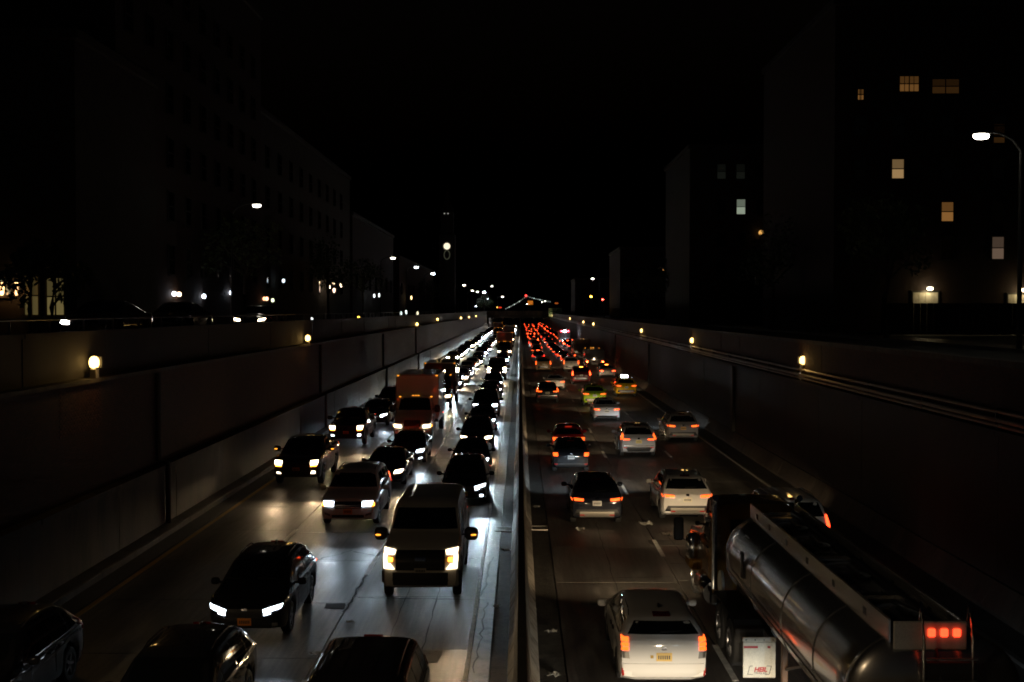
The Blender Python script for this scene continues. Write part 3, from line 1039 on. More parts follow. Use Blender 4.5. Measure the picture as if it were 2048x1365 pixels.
# ------------------------------------------------------------------ vehicle types
def rect(x0, x1, z0, z1): return [(x0, z0), (x1, z0), (x1, z1), (x0, z1)]
PR = (1, .04, .01)
def spec(kind, **kw):
    base = {
        'crossover': dict(L=4.5, W=1.86, H=1.61, b=0.24, axles=[(0.92, 0.36), (3.62, 0.36)], roofw=0.72,
            top=[(0, .98), (.06, 1.03), (.2, 1.12), (.66, 1.50), (.85, 1.57), (1.5, 1.61), (2.4, 1.595), (2.75, 1.53), (3.42, 1.12), (3.58, 1.06), (4.1, 0.99), (4.38, .88), (4.5, .74)],
            belt=[(0, 1.06), (4.5, .93)], ws=(3.42, 2.75), bl=(.2, .7),
            side=[[(1.72, 1.03), (2.62, 1.0), (2.58, 1.44), (1.76, 1.48)], [(0.95, 1.07), (1.66, 1.03), (1.70, 1.48), (1.05, 1.46)], [(2.66, 1.0), (3.12, .99), (2.72, 1.37), (2.64, 1.41)], [(0.52, 1.09), (0.89, 1.07), (0.98, 1.45), (0.74, 1.39)]],
            doors=[(1.25, 1.70, .45, 1.0), (1.72, 2.85, .36, .97)], hood=(3.5, 4.36, .72, .62), gate=(.58, 1.04, .66, .70), mirror=(3.02, 1.06, 1.0), rails=(.95, 2.5, .60), lampx=.7, lampz=.72),
        'suv': dict(L=5.05, W=2.0, H=1.80, b=0.26, axles=[(1.05, 0.40), (3.98, 0.40)], roofw=0.76, kf=.16,
            top=[(0, 1.08), (.05, 1.16), (.12, 1.22), (.46, 1.68), (.62, 1.76), (1.6, 1.80), (2.75, 1.78), (3.1, 1.70), (3.72, 1.22), (3.88, 1.16), (4.6, 1.08), (4.9, .98), (5.05, .82)],
            belt=[(0, 1.16), (5.05, 1.04)], ws=(3.72, 3.1), bl=(.13, .5),
            side=[[(2.02, 1.14), (2.95, 1.11), (2.9, 1.62), (2.06, 1.66)], [(1.15, 1.17), (1.94, 1.14), (1.98, 1.66), (1.2, 1.66)], [(3.0, 1.11), (3.42, 1.10), (3.08, 1.50), (2.97, 1.56)], [(0.42, 1.19), (1.07, 1.17), (1.12, 1.64), (0.62, 1.60)]],
            doors=[(1.3, 1.98, .5, 1.1), (2.02, 3.15, .4, 1.07)], hood=(3.85, 4.85, .80, .70), gate=(.64, 1.14, .74, .78), mirror=(3.3, 1.18, 1.15), rails=(.8, 2.8, .66), lampx=.76, lampz=.85),
        'sedan': dict(L=4.85, W=1.84, H=1.45, b=0.2, axles=[(1.02, 0.33), (3.84, 0.33)], roofw=0.68, kf=.2, kr=.12,
            top=[(0, .90), (.08, .97), (.55, 1.02), (.78, 1.05), (1.55, 1.37), (1.95, 1.44), (2.6, 1.45), (2.95, 1.38), (3.68, .99), (3.84, .94), (4.4, .84), (4.7, .73), (4.85, .6)],
            belt=[(0, .98), (4.85, .86)], ws=(3.68, 2.95), bl=(.78, 1.58),
            side=[[(2.0, .97), (2.85, .94), (2.75, 1.31), (2.05, 1.36)], [(1.22, 1.0), (1.93, .97), (1.97, 1.36), (1.62, 1.30)], [(2.9, .94), (3.32, .93), (2.96, 1.22), (2.86, 1.27)]],
            doors=[(1.42, 1.96, .38, .95), (2.0, 3.05, .32, .92)], hood=(3.8, 4.66, .70, .6), gate=(.56, .93, .62, .66), mirror=(3.25, 1.0, .95), lampx=.68, lampz=.66),
        'hatch': dict(L=4.1, W=1.74, H=1.5, b=0.2, axles=[(.78, .33), (3.3, .33)], roofw=0.72, kf=.2,
            top=[(0, .90), (.05, 1.0), (.1, 1.05), (.42, 1.38), (.62, 1.46), (1.5, 1.5), (2.2, 1.46), (2.45, 1.38), (3.08, 1.0), (3.22, .95), (3.72, .87), (3.97, .76), (4.1, .62)],
            belt=[(0, 1.0), (4.1, .88)], ws=(3.08, 2.45), bl=(.1, .46),
            side=[[(1.5, .99), (2.35, .96), (2.28, 1.33), (1.54, 1.4)], [(.72, 1.02), (1.44, .99), (1.48, 1.4), (.86, 1.37)], [(2.4, .96), (2.78, .95), (2.46, 1.26), (2.38, 1.29)]],
            doors=[(1.0, 1.48, .4, .97), (1.5, 2.55, .34, .93)], hood=(3.2, 3.95, .66, .56), gate=(.5, .98, .6, .64), mirror=(2.7, 1.0, .95), lampx=.64, lampz=.68),
        'wagon': dict(L=4.6, W=1.78, H=1.51, b=0.2, axles=[(.92, .33), (3.68, .33)], roofw=0.72, kf=.22, kr=.07,
            top=[(0, 1.0), (.04, 1.07), (.1, 1.11), (.30, 1.33), (.42, 1.39), (.6, 1.42), (1.4, 1.49), (2.1, 1.51), (2.5, 1.47), (2.8, 1.38), (3.6, 1.0), (3.75, .95), (4.2, .86), (4.46, .76), (4.6, .62)],
            belt=[(0, 1.06), (4.6, .88)], ws=(3.6, 2.8), bl=(.05, .38),
            side=[[(1.78, 1.02), (2.72, .98), (2.62, 1.40), (1.82, 1.45)], [(1.0, 1.05), (1.72, 1.02), (1.76, 1.45), (1.06, 1.43)], [(2.77, .98), (3.24, .96), (2.80, 1.27), (2.72, 1.32)], [(.48, 1.08), (.95, 1.05), (1.0, 1.42), (.62, 1.38)]],
            doors=[(1.28, 1.76, .42, .98), (1.78, 2.92, .35, .95)], hood=(3.72, 4.44, .66, .56), gate=(.46, 1.02, .66, .68), mirror=(3.12, 1.02, 1.0), lampx=.66, lampz=.7),
        'van': dict(L=5.9, W=2.06, H=2.3, b=0.34, axles=[(1.25, .39), (4.95, .39)], roofw=0.82, kf=.10, kr=.04, bulge=.06,
            top=[(0, 2.1), (.05, 2.2), (.25, 2.27), (3.2, 2.31), (3.5, 2.27), (3.72, 2.14), (4.42, 1.62), (4.54, 1.57), (5.45, 1.42), (5.76, 1.33), (5.9, 1.16)],
            belt=[(0, 1.40), (4.4, 1.40), (5.9, 1.28)], ws=(4.42, 3.72), bl=(.02, .06),
            side=[[(2.9, 1.42), (3.66, 1.42), (3.62, 1.98), (2.94, 2.02)], [(3.72, 1.42), (4.12, 1.42), (3.8, 1.86), (3.7, 1.92)]],
            doors=[(2.78, 3.9, .55, 1.38), (.8, 2.2, .55, 2.0)], hood=(4.55, 5.7, .78, .72), gate=(.62, 2.0, .85, .74), mirror=(3.98, 1.45, 1.75), mtall=1.25, mirror_mat='trim', mirror_lamp=True, lampx=.84, lampz=1.1),
        'pickup': dict(L=5.75, W=2.05, H=1.92, b=0.36, axles=[(1.2, .41), (4.75, .41)], roofw=0.74, kf=.10, kr=.05, bulge=.07,
            top=[(0, 1.30), (.04, 1.35), (1.95, 1.36), (2.0, 1.42), (2.2, 1.84), (2.4, 1.91), (3.3, 1.92), (3.6, 1.85), (4.2, 1.36), (4.32, 1.31), (5.3, 1.25), (5.62, 1.16), (5.75, .96)],
            belt=[(0, 1.28), (5.75, 1.2)], ws=(4.2, 3.6), bl=(2.02, 2.22),
            side=[[(2.95, 1.30), (3.6, 1.28), (3.54, 1.75), (2.98, 1.79)], [(2.36, 1.31), (2.88, 1.30), (2.92, 1.79), (2.42, 1.77)], [(3.65, 1.28), (3.98, 1.27), (3.64, 1.62), (3.62, 1.67)]],
            doors=[(2.3, 2.92, .55, 1.26), (2.95, 4.0, .5, 1.24)], hood=(4.32, 5.6, .82, .76), gate=(.72, 1.28, .78, .80), mirror=(3.72, 1.42, 1.5), mirror_mat='trim', mirror_lamp=True, lampx=.85, lampz=1.0),
    }[kind].copy()
    base.update(kw)
    for k in ('mirror_mat', 'handle'):
        if isinstance(base.get(k), str):
            base[k] = getattr(M, base[k])
    base.setdefault('front', [])
    base.setdefault('frontpair', [])
    base.setdefault('rear', [])
    base.setdefault('rearpair', [])
    return base

def front_std(S, style):
    hw, L = S['W'] / 2, S['L']
    z = S['lampz']
    F, FP = [], []
    lamp, trim, ch = M.lamp, M.trim, M.chrome
    F.append(('plate_marks', [[(-.12 + i * .042, z - .285), (-.12 + i * .042 + .024, z - .285), (-.12 + i * .042 + .024, z - .215), (-.12 + i * .042, z - .215)] for i in range(6)], M.black_print, None, .034))
    F.append(('front_plate', [rect(-.155, .155, z - .33, z - .165)], M.plate, 'plate', 0.03))
    if style == 'slim':      # swept narrow lamps
        FP.append(('headlight', [[(.44, z - .05), (.80, z + .03), (.83, z + .12), (.42, z + .02)], [(.44, z - .11), (.60, z - .07), (.60, z - .035), (.44, z - .065)]], lamp, 'head', .02))
        F.append(('grille', [[(-.42, z - .17), (.42, z - .17), (.42, z + .03), (-.42, z + .03)]], trim, None, .014))
        F.append(('intake', [rect(-.6, .6, z - .42, z - .30)], trim, None, .01))
        FP.append(('fog_lamp', [rect(.62, .74, z - .36, z - .28)], lamp, 'fog', .014))
    elif style == 'block':   # upright rectangular lamps, framed grille, skid plate
        FP.append(('headlight', [[(.50, z - .075), (.80, z - .06), (.86, z + .085), (.50, z + .07)]], lamp, 'head', .02))
        F.append(('grille', [[(-.47, z - .15), (.47, z - .15), (.49, z + .075), (-.49, z + .075)]], trim, None, .012))
        for k in range(3):
            F.append(('grille_bar', [rect(-.44, .44, z - .12 + k * .065, z - .10 + k * .065)], ch, None, .025))
        F.append(('intake', [rect(-.56, .56, z - .47, z - .37)], trim, None, .01))
        F.append(('skid_plate', [rect(-.62, .62, z - .56, z - .49)], ch, None, .012))
        FP.append(('fog_lamp', [[(.60, z - .42), (.80, z - .36), (.82, z - .28), (.62, z - .34)]], lamp, 'fog', .012))
        FP.append(('turn_signal', [rect(.83, .90, z - .07, z + .03)], lamp, 'signal', .02))
    elif style == 'stack':   # pickup: tall lamps with a second lamp below
        FP.append(('headlight', [[(.62, z - .07), (.90, z - .05), (.93, z + .12), (.62, z + .1)]], lamp, 'head', .02))
        FP.append(('turn_signal', [[(.62, z - .135), (.88, z - .12), (.89, z - .075), (.62, z - .09)]], lamp, 'signal', .02))
        F.append(('grille', [rect(-.58, .58, z - .28, z + .12)], trim, None, .015))
        for k in range(2):
            F.append(('grille_bar', [rect(-.56, .56, z - .13 + k * .12, z - .09 + k * .12)], M.steel, None, .03))
        FP.append(('fog_lamp', [rect(.62, .82, z - .43, z - .32)], lamp, 'fog', .02))
        F.append(('bumper', [rect(-.92, .92, z - .56, z - .3)], M.steel, None, .03))
    elif style == 'bracket':  # van: two bright brackets round a tall dark grille
        FP.append(('headlight', [[(.68, z + .15), (.94, z + .155), (.95, z + .27), (.65, z + .24)], [(.86, z - .055), (.945, z - .045), (.95, z + .15), (.87, z + .145)], [(.67, z - .21), (.93, z - .20), (.94, z - .06), (.78, z - .07)]], lamp, 'head', .03))
        FP.append(('turn_signal', [rect(.72, .83, z - .01, z + .08)], lamp, 'signal', .03))
        F.append(('grille', [[(-.64, z - .24), (.64, z - .24), (.64, z + .24), (-.64, z + .24)]], trim, None, .02))
        for k in range(4):
            F.append(('grille_bar', [rect(-.6, .6, z - .18 + k * .11, z - .15 + k * .11)], M.steel, None, .035))
        F.append(('badge', [rect(-.14, .14, z - .0, z + .09)], ch, None, .05))
        F.append(('bumper', [rect(-.99, .99, z - .62, z - .30)], M.steel, None, .045))
    elif style == 'wide':    # sedan
        FP.append(('headlight', [[(.46, z - .055), (.78, z - .02), (.84, z + .10), (.50, z + .055)]], lamp, 'head', .018))
        F.append(('grille', [[(-.40, z - .22), (.40, z - .22), (.44, z + .03), (-.44, z + .03)]], trim, None, .012))
        F.append(('intake', [rect(-.55, .55, z - .42, z - .33)], trim, None, .01))
        FP.append(('fog_lamp', [[(.58, z - .36), (.74, z - .33), (.76, z - .28), (.60, z - .31)]], lamp, 'fog', .014))
    if style != 'bracket':
        F.append(('badge', [rect(-.06, .06, z - .02, z + .05)], ch, None, .03))
    S['front'], S['frontpair'] = F, FP
    return S

def rear_std(S, style, zt=None):
    hw = S['W'] / 2
    z = zt or S['lampz'] + .12
    Rr, RP = [], []
    lamp, trim, ch = M.lamp, M.trim, M.chrome
    zp = z - .12
    zs = pl(S['top'], S['bl'][1]) + .035 if S.get('bl') else S['H'] - .1
    if style == 'slit':      # thin horizontal lamps
        RP.append(('tail_light', [[(.47, z - .045), (.86, z - .03), (.90, z + .055), (.47, z + .03)]], lamp, 'tail', .02))
        Rr.append(('bumper_trim', [[(-.86, z - .64), (.86, z - .64), (.70, z - .34), (-.70, z - .34)]], trim, None, .014))
        Rr.append(('bumper_insert', [rect(-.60, .60, z - .60, z - .42)], M.galv, None, .022))
        RP.append(('reflector', [rect(.44, .60, z - .55, z - .515)], lamp, 'reflector', .03))
    elif style == 'bend':    # tall lamps beside the glass that turn in at the bottom
        RP.append(('tail_light', [[(.80, z + .02), (.90, z + .02), (.86, z + .40), (.78, z + .40)], [(.46, z - .03), (.90, z - .04), (.90, z + .035), (.46, z + .02)]], lamp, 'tail', .022))
        Rr.append(('bumper_trim', [rect(-.84, .84, z - .62, z - .40)], trim, None, .014))
        Rr.append(('bumper_insert', [rect(-.76, .76, z - .36, z - .31)], ch, None, .014))
        RP.append(('reflector', [rect(.60, .78, z - .44, z - .40)], lamp, 'reflector', .028))
    elif style == 'tall':    # wagon: tall corner lamps, three stacked bars
        for k in range(3):
            RP.append(('tail_light', [[(.70, z + .0 + k * .085), (.835, z + .0 + k * .085), (.835 - .012, z + .07 + k * .085), (.70, z + .07 + k * .085)]], lamp, 'tail', .02))
        RP.append(('reverse_lamp', [[(.68, z - .16), (.84, z - .15), (.84, z - .02), (.70, z - .02)]], M.galv, None, .018))
        RP.append(('reflector', [rect(.79, .82, z - .52, z - .36)], lamp, 'reflector', .02))
        Rr.append(('bumper', [[(-.83, z - .62), (.83, z - .62), (.80, z - .26), (-.80, z - .26)]], M.paint, 'paint', .03))
    elif style == 'round':   # hatchback
        RP.append(('tail_light', [[(.60, z - .07), (.80, z - .07), (.82, z + .08), (.62, z + .08)]], lamp, 'tail', .022))
        Rr.append(('bumper_trim', [rect(-.70, .70, z - .58, z - .40)], trim, None, .012))
        RP.append(('reflector', [rect(.62, .76, z - .46, z - .42)], lamp, 'reflector', .02))
    elif style == 'wide':    # sedan
        RP.append(('tail_light', [[(.48, z - .06), (.84, z - .05), (.86, z + .055), (.50, z + .045)]], lamp, 'tail', .02))
        Rr.append(('bumper_trim', [rect(-.7, .7, z - .56, z - .42)], trim, None, .012))
        RP.append(('reflector', [rect(.6, .78, z - .44, z - .41)], lamp, 'reflector', .02))
    elif style == 'column':  # big SUV
        RP.append(('tail_light', [[(.82, z - .12), (.95, z - .12), (.94, z + .28), (.83, z + .28)]], lamp, 'tail', .02))
        Rr.append(('bumper', [rect(-.94, .94, z - .58, z - .36)], ch, None, .02))
        RP.append(('reflector', [rect(.7, .86, z - .42, z - .39)], lamp, 'reflector', .03))
    Rr.append(('plate_marks', [[(-.12 + i * .042, zp - .045), (-.12 + i * .042 + .024, zp - .045), (-.12 + i * .042 + .024, zp + .03), (-.12 + i * .042, zp + .03)] for i in range(6)], M.black_print, None, .034))
    if style == 'tall': Rr.append(('sticker', [rect(-.27, -.21, zp - .03, zp + .03)], M.yellow_line, None, .014))
    Rr.append(('rear_plate', [rect(-.155, .155, zp - .085, zp + .08)], M.plate, 'plate', .03))
    Rr.append(('badge', [rect(-.055, .055, zp + .13, zp + .19)], ch, None, .03))
    if S.get('bl'):
        Rr.append(('stop_lamp', [rect(-.17, .17, zs, zs + .035)], lamp, 'stop', .03))
    S['rear'], S['rearpair'] = Rr, RP
    return S

def cab_extra(P, K, Y, hw):
    z = 1.72
    p, n = K.hit(0, Y(2.1), 'T')
    i = P.add('roof_sign', G().bbox(-.32, .32, Y(2.1) - .1, Y(2.1) + .1, p.z - .01, p.z + .17, .03).build('roof_sign', M.lamp), 'roofsign')
def fin_extra(P, K, Y, hw):
    p, n = K.hit(0, Y(.95), 'T')
    P.add('antenna_fin', G().blob((0, Y(.95), p.z + .02), (.03, .09, .05), 6, 4).build('antenna_fin', M.trim, 50))

PROTO = {}
def proto(key):
    if key not in PROTO:
        kind, fs, rs, extra = key
        kw = {}
        if extra == 'cab': kw['extra'] = cab_extra
        elif extra == 'ribs': kw['ribs'] = (.9, 2.9, (-.5, -.25, 0, .25, .5))
        elif extra == 'vanribs': pass
        elif kind not in ('van', 'pickup'): kw['extra'] = fin_extra
        if extra == 'rails_chrome': kw['rail_chrome'] = True
        S = spec(kind, **kw)
        front_std(S, fs)
        rear_std(S, rs, {'pickup': 1.0, 'van': 1.25, 'wagon': .84, 'suv': 1.05, 'crossover': .95, 'hatch': .86, 'sedan': .82}[kind])
        PROTO[key] = car_proto(S)
    return PROTO[key]

LED_IN = beam_light('led_beam_oncoming', (0.70, 0.88, 1.0), 120)
LED_L1 = beam_light('led_beam_edge', (0.70, 0.90, 1.0), 480)
LED2_IN = beam_light('led_beam_far', (0.74, 0.92, 1.0), 3600)
HAL2_IN = beam_light('halogen_beam_far', (1.0, 0.78, 0.5), 2600)
HAL_IN = beam_light('halogen_beam_oncoming', (1.0, 0.70, 0.38), 170)
LED = beam_light('led_beam', (0.72, 0.88, 1.0), 1400)
HAL = beam_light('halogen_beam', (1.0, 0.74, 0.44), 1100)
LED2 = beam_light('led_beam_single', (0.74, 0.90, 1.0), 1500)
HAL2 = beam_light('halogen_beam_single', (1.0, 0.78, 0.5), 1200)

WH = (0.80, 0.90, 1.0)
WM = (1.0, 0.80, 0.52)
AMB = (1.0, 0.34, 0.03)
RUN = (1.0, 0.10, 0.012, 3.4)
BRK = (1.0, 0.06, 0.012, 10.0)
RFL = (0.9, 0.04, 0.03, 0.25)

BLACK = (0.012, 0.012, 0.014, 1)
DARK = (0.03, 0.032, 0.036, 1)
GREY = (0.12, 0.12, 0.125, 1)
SILV = (0.36, 0.36, 0.36, 1)
WHITE = (0.78, 0.76, 0.71, 1)
REDC = (0.35, 0.012, 0.012, 1)
BLUE = (0.02, 0.03, 0.07, 1)

def oncoming(key, X, d, col, lamp, label, name, cat, group=None, s=34, fog=None, signal=None, marker=None, brake=True, plate=(0.78, 0.42, 0.06, 1), far=False, rz=0.0, one=False, beam='auto', z=0.0, pl_=None):
    P = proto(key)
    s = s * 0.35 if d < 100 else s
    cols = {'paint': col, 'head': (*lamp, s), 'tail': (1, .04, .008, 70) if brake == 'hard' else BRK if brake else (RUN if brake is False else (.25, .012, .008, .02)), 'stop': (0.5, .02, .01, 0), 'plate': plate, 'reflector': RFL}
    if fog: cols['fog'] = (*fog, s * 0.6)
    if signal: cols['signal'] = (*AMB, 7)
    if marker: cols['marker'] = (*AMB, 2.5)
    bm = beam
    if beam == 'auto':
        bm = (HAL_IN if lamp is WM else LED_IN) if not one else (HAL2_IN if lamp is WM else LED2_IN)
    return spawn(P, name, label, cat, (X, d + P.L / 2, z), math.pi + rz, cols, group, far, bm, one, pl_)

def outgoing(key, X, d, col, tail, label, name, cat, group=None, plate=(0.70, 0.66, 0.52, 1), far=False, rz=0.0, one=False, lamp=WM, stop=None, beam=True, hal=None, roofsign=None, pl_=None):
    P = proto(key)
    cols = {'paint': col, 'head': (*lamp, 5), 'tail': tail, 'stop': stop or (0.5, .02, .01, 0.0), 'plate': plate, 'reflector': RFL}
    if roofsign: cols['roofsign'] = roofsign
    bm = ((HAL if lamp is WM else LED) if not one else (HAL2 if lamp is WM else LED2)) if beam else None
    bm = hal or bm
    return spawn(P, name, label, cat, (X, d + P.L / 2, 0), rz, cols, group, far, bm, one, pl_)

A = ('crossover', 'slim', 'slit', None)
A2 = ('crossover', 'slim', 'bend', None)
A3 = ('crossover', 'wide', 'slit', 'rails_chrome')
CABX = ('crossover', 'wide', 'slit', 'cab')
SU = ('suv', 'block', 'column', None)
SUR = ('suv', 'block', 'column', 'ribs')
SE = ('sedan', 'wide', 'wide', None)
HA = ('hatch', 'wide', 'round', None)
WA = ('wagon', 'wide', 'tall', None)
VA = ('van', 'bracket', 'column', None)
PU = ('pickup', 'stack', 'column', None)

# ---- oncoming traffic, near
GO = 'oncoming vehicles in the jam'
oncoming(SUR, -2.62, 16.5, BLACK, WM, 'dark vehicle at the bottom edge of which only the ribbed roof shows, beside the gutter', 'sport_utility', 'suv', GO, plate=SILV, brake=None)
oncoming(A3, -6.1, 18.8, BLACK, WM, 'dark crossover cut off by the bottom edge, its flank lit, one red lamp edge showing', 'crossover', 'car', GO, brake=None)
oncoming(A2, -10.1, 20.3, BLACK, WM, 'dim crossover cut off in the bottom corner, its flank catching pale light', 'crossover', 'car', GO, brake=None)
oncoming(A, -6.3, 26.8, BLACK, WH, 'black crossover with narrow slanted white headlights, in front of the silver sport utility', 'crossover', 'car', GO, s=24, plate=(0.85, 0.30, 0.05, 1))
oncoming(SU, -5.98, 40.8, (0.74, 0.72, 0.69, 1), WH, 'silver sport utility with rectangular white headlights and orange front plate', 'sport_utility', 'suv', GO, s=30, signal=True, plate=(0.85, 0.30, 0.05, 1))
oncoming(VA, -2.58, 30.4, (0.66, 0.60, 0.50, 1), WM, 'pale cargo van with bright bracket-shaped headlights and wide mirrors', 'cargo_van', 'van', GO, s=13, signal=True, marker=True, plate=(0.55, 0.5, 0.4, 1))
oncoming(PU, -9.62, 50.5, DARK, WM, 'dark pickup truck with stacked headlights and orange mirror lights', 'pickup_truck', 'pickup truck', GO, s=34, fog=WM, signal=True, marker=True)
oncoming(SE, -5.85, 50.2, BLACK, WM, 'dark sedan whose hood is half hidden behind the silver sport utility', 'sedan', 'car', GO, s=34, plate=(0.5, 0.46, 0.38, 1))
oncoming(SE, -5.55, 57.6, DARK, WH, 'dark sedan right in front of the box truck with white fog lights', 'sedan', 'car', GO, s=34, fog=WH, brake='hard')
oncoming(PU, -9.7, 65.6, BLACK, WM, 'black pickup truck with pale fog lights, behind the one with orange mirror lights', 'pickup_truck', 'pickup truck', GO, s=34, fog=WH, signal=True, plate=(0.85, 0.30, 0.05, 1))
oncoming(A, -9.5, 76.5, BLACK, WH, 'black crossover following the black pickup truck along the wall', 'crossover', 'car', GO)
oncoming(SU, -9.55, 86.0, BLACK, WH, 'dark sport utility half hidden behind the box truck, next to the wall', 'sport_utility', 'suv', GO)
l1 = [(A, 45.6, BLACK, WH, 'black crossover directly behind the pale cargo van', WH), (SE, 53.9, BLACK, WH, 'black sedan second behind the cargo van beside the median', None),
      (A3, 63.2, BLACK, WM, 'black crossover third behind the cargo van, its white lamp beside the edge line', None), (SE, 73.4, DARK, WH, 'dark sedan fourth behind the cargo van beside the median', WH),
      (SU, 83.0, BLACK, WH, 'dark sport utility fifth behind the cargo van with glaring twin lamps', WH), (A, 92.4, DARK, WM, 'dark crossover sixth behind the cargo van', None), (SE, 101.2, GREY, WH, 'grey sedan seventh behind the cargo van', None), (A, 110.2, BLACK, WH, 'black crossover in front of the tall dark van beside the median', None)]
xs1 = [-2.18, -2.28, -2.35, -2.4, -2.45, -2.5, -2.5, -2.55]
for (k, d, c, lm, lab, fg), X in zip(l1, xs1):
    oncoming(k, X, d, c, lm, lab, {'sedan': 'sedan', 'suv': 'sport_utility'}.get(k[0], 'crossover'), 'suv' if k[0] == 'suv' else 'car', GO, s=40, fog=fg, far=False, beam=LED_L1 if lm is WH else 'auto')
oncoming(VA, -2.5, 126.5, DARK, WM, 'tall dark van beside the median, before the first truck with amber roof lights', 'cargo_van', 'van', GO, s=45)

# ---- trucks
def truck_proto(box_len, box_w, box_h, low=1.12):
    key = ('truck', box_len, box_w, box_h)
    if key in PROTO: return PROTO[key]
    S = dict(L=3.3, W=2.2, H=2.55, b=0.5, axles=[(2.15, .5)], roofw=0.80, kf=.12, kr=.0, bulge=.05, soft=.05,
             top=[(0, 2.42), (.06, 2.5), (.95, 2.55), (1.2, 2.46), (1.75, 1.75), (1.88, 1.68), (2.8, 1.52), (3.12, 1.40), (3.3, 1.18)],
             belt=[(0, 1.60), (1.8, 1.58), (3.3, 1.36)], ws=(1.75, 1.2), bl=None,
             side=[[(.32, 1.64), (1.12, 1.62), (1.06, 2.3), (.36, 2.32)]], doors=[(.25, 1.45, .8, 1.56)], hood=(1.9, 3.05, .80, .72), mirror=(1.5, 1.85, 1.7), mtall=1.6, mirror_mat=M.trim, lampx=.82, lampz=1.0,
             front=[('grille', [[(-.48, .98), (.48, .98), (.44, 1.32), (-.44, 1.32)]], M.trim, None, .02), ('bumper', [rect(-1.05, 1.05, .55, .80)], M.galv, None, .05)] +
                   [('grille_bar', [rect(-.44, .44, 1.02 + k * .07, 1.045 + k * .07)], M.steel, None, .035) for k in range(4)],
             frontpair=[('headlight', [[(.60, .90), (1.0, .93), (1.02, 1.10), (.62, 1.06)]], M.lamp, 'head', .03), ('turn_signal', [rect(1.0, 1.08, .95, 1.06)], M.lamp, 'signal', .03)], rear=[], rearpair=[])
    C = car_proto(S)
    P = Proto()
    dy = box_len / 2 + 0.15 - 0.0
    # shift the cab to the front of the box: cab parts hang under a cab carrier of their own
    for (nm, me, role, par, loc, rz, far, lab) in C.parts:
        P.parts.append((nm if nm != 'body' else 'cab', me, role, par, (loc[0], loc[1] + (dy + 1.65 if par is None else 0), loc[2]), rz, far or nm in ('headlight', 'windshield'), lab))
    bw = box_w / 2
    P.add('cargo_box', G().bbox(-bw, bw, -box_len / 2, box_len / 2, low, low + box_h, .035).build('cargo_box', M.paint), 'box', far=True)
    edge = G()
    for sx in (-1, 1):
        edge.box(sx * (bw + .004) - .03, sx * (bw + .004) + .03, box_len / 2 - .05, box_len / 2 + .006, low + .02, low + box_h - .04)
    edge.box(-bw + .04, bw - .04, box_len / 2 - .04, box_len / 2 + .008, low + box_h - .09, low + box_h + .004)
    P.add('box_edge', edge.build('box_edge', M.galv))
    g = G().box(-.45, .45, -box_len / 2 + .2, box_len / 2 + 2.6, .62, .86)
    P.add('frame', g.build('frame', M.trim))
    tyre, rim = wheel_meshes(.5, .28)
    for sx in (-1, 1):
        i = P.add('wheel', tyre, None, None, (sx * (bw - .16), -box_len / 2 + 1.6, .5), 0 if sx > 0 else math.pi)
        P.add('rim', rim, None, i)
    P.add('skirt', G().box(-bw + .02, bw - .02, -box_len / 2 + 2.3, box_len / 2 - .2, low - .22, low - .005).build('skirt', M.trim))
    lm = G().blob((0, 0, 0), (.07, .035, .04), 8, 4, .8).build('marker_lamp', M.lamp, 60)
    for sx in (-1, 1):
        P.add('marker_lamp', lm, 'marker', None, (sx * (bw - .1), box_len / 2 + .02, low + box_h - .06), 0, True)
        P.add('tail_light', G().bbox(-.1, .1, -.03, .03, -.06, .06, .01).build('tail_light', M.lamp), 'tail', None, (sx * (bw - .25), -box_len / 2 - .02, .95), 0, True)
    for x in (-.92, -.16, 0, .16, .92):
        P.add('marker_lamp', lm, 'marker', None, (x, dy + .95, 2.56 if abs(x) < .5 else 2.5), 0, True)
    P.add('rear_door', G().bbox(-bw + .1, bw - .1, -box_len / 2 - .03, -box_len / 2 + .01, low + .1, low + box_h - .15, .01).build('rear_door', M.paint), 'box')
    P.add('red_lamp_bar', G().bbox(-.3, .3, 0, .02, -.04, .04, .008).build('red_lamp_bar', M.lamp), 'redbar', None, (0, dy + 3.3 + .1, .70), 0)  # red LED strip low on the front, dark on the other trucks
    P.L = box_len + .15 * 2 + 3.3
    P.W = box_w
    P.front = dy + 3.3
    P.beams = [(sg * .82, dy + 3.3 + .15, 1.0) for sg in (1, -1)]
    PROTO[key] = P
    return P

def truck(X, d, label, box_len, box_h, cabc, boxc, facing, lamp=WM, name='box_truck', cat='truck', group=None, far=False, s=34, marker=True, tail=RUN, beam=None, low=1.12, redbar=None, box_w=2.5):
    P = truck_proto(box_len, box_w, box_h, low)
    cols = {'paint': cabc, 'box': boxc, 'head': (*lamp, s * .3), 'signal': (*AMB, 6), 'tail': tail, 'redbar': redbar or (0.3, 0.05, 0.03, 0)}
    if marker: cols['marker'] = (*AMB, 1.6)
    if facing:
        loc, rz = (X, d + P.front, 0), math.pi
    else:
        loc, rz = (X, d + box_len / 2, 0), 0
    return spawn(P, name, label, cat, loc, rz, cols, group, far, beam)

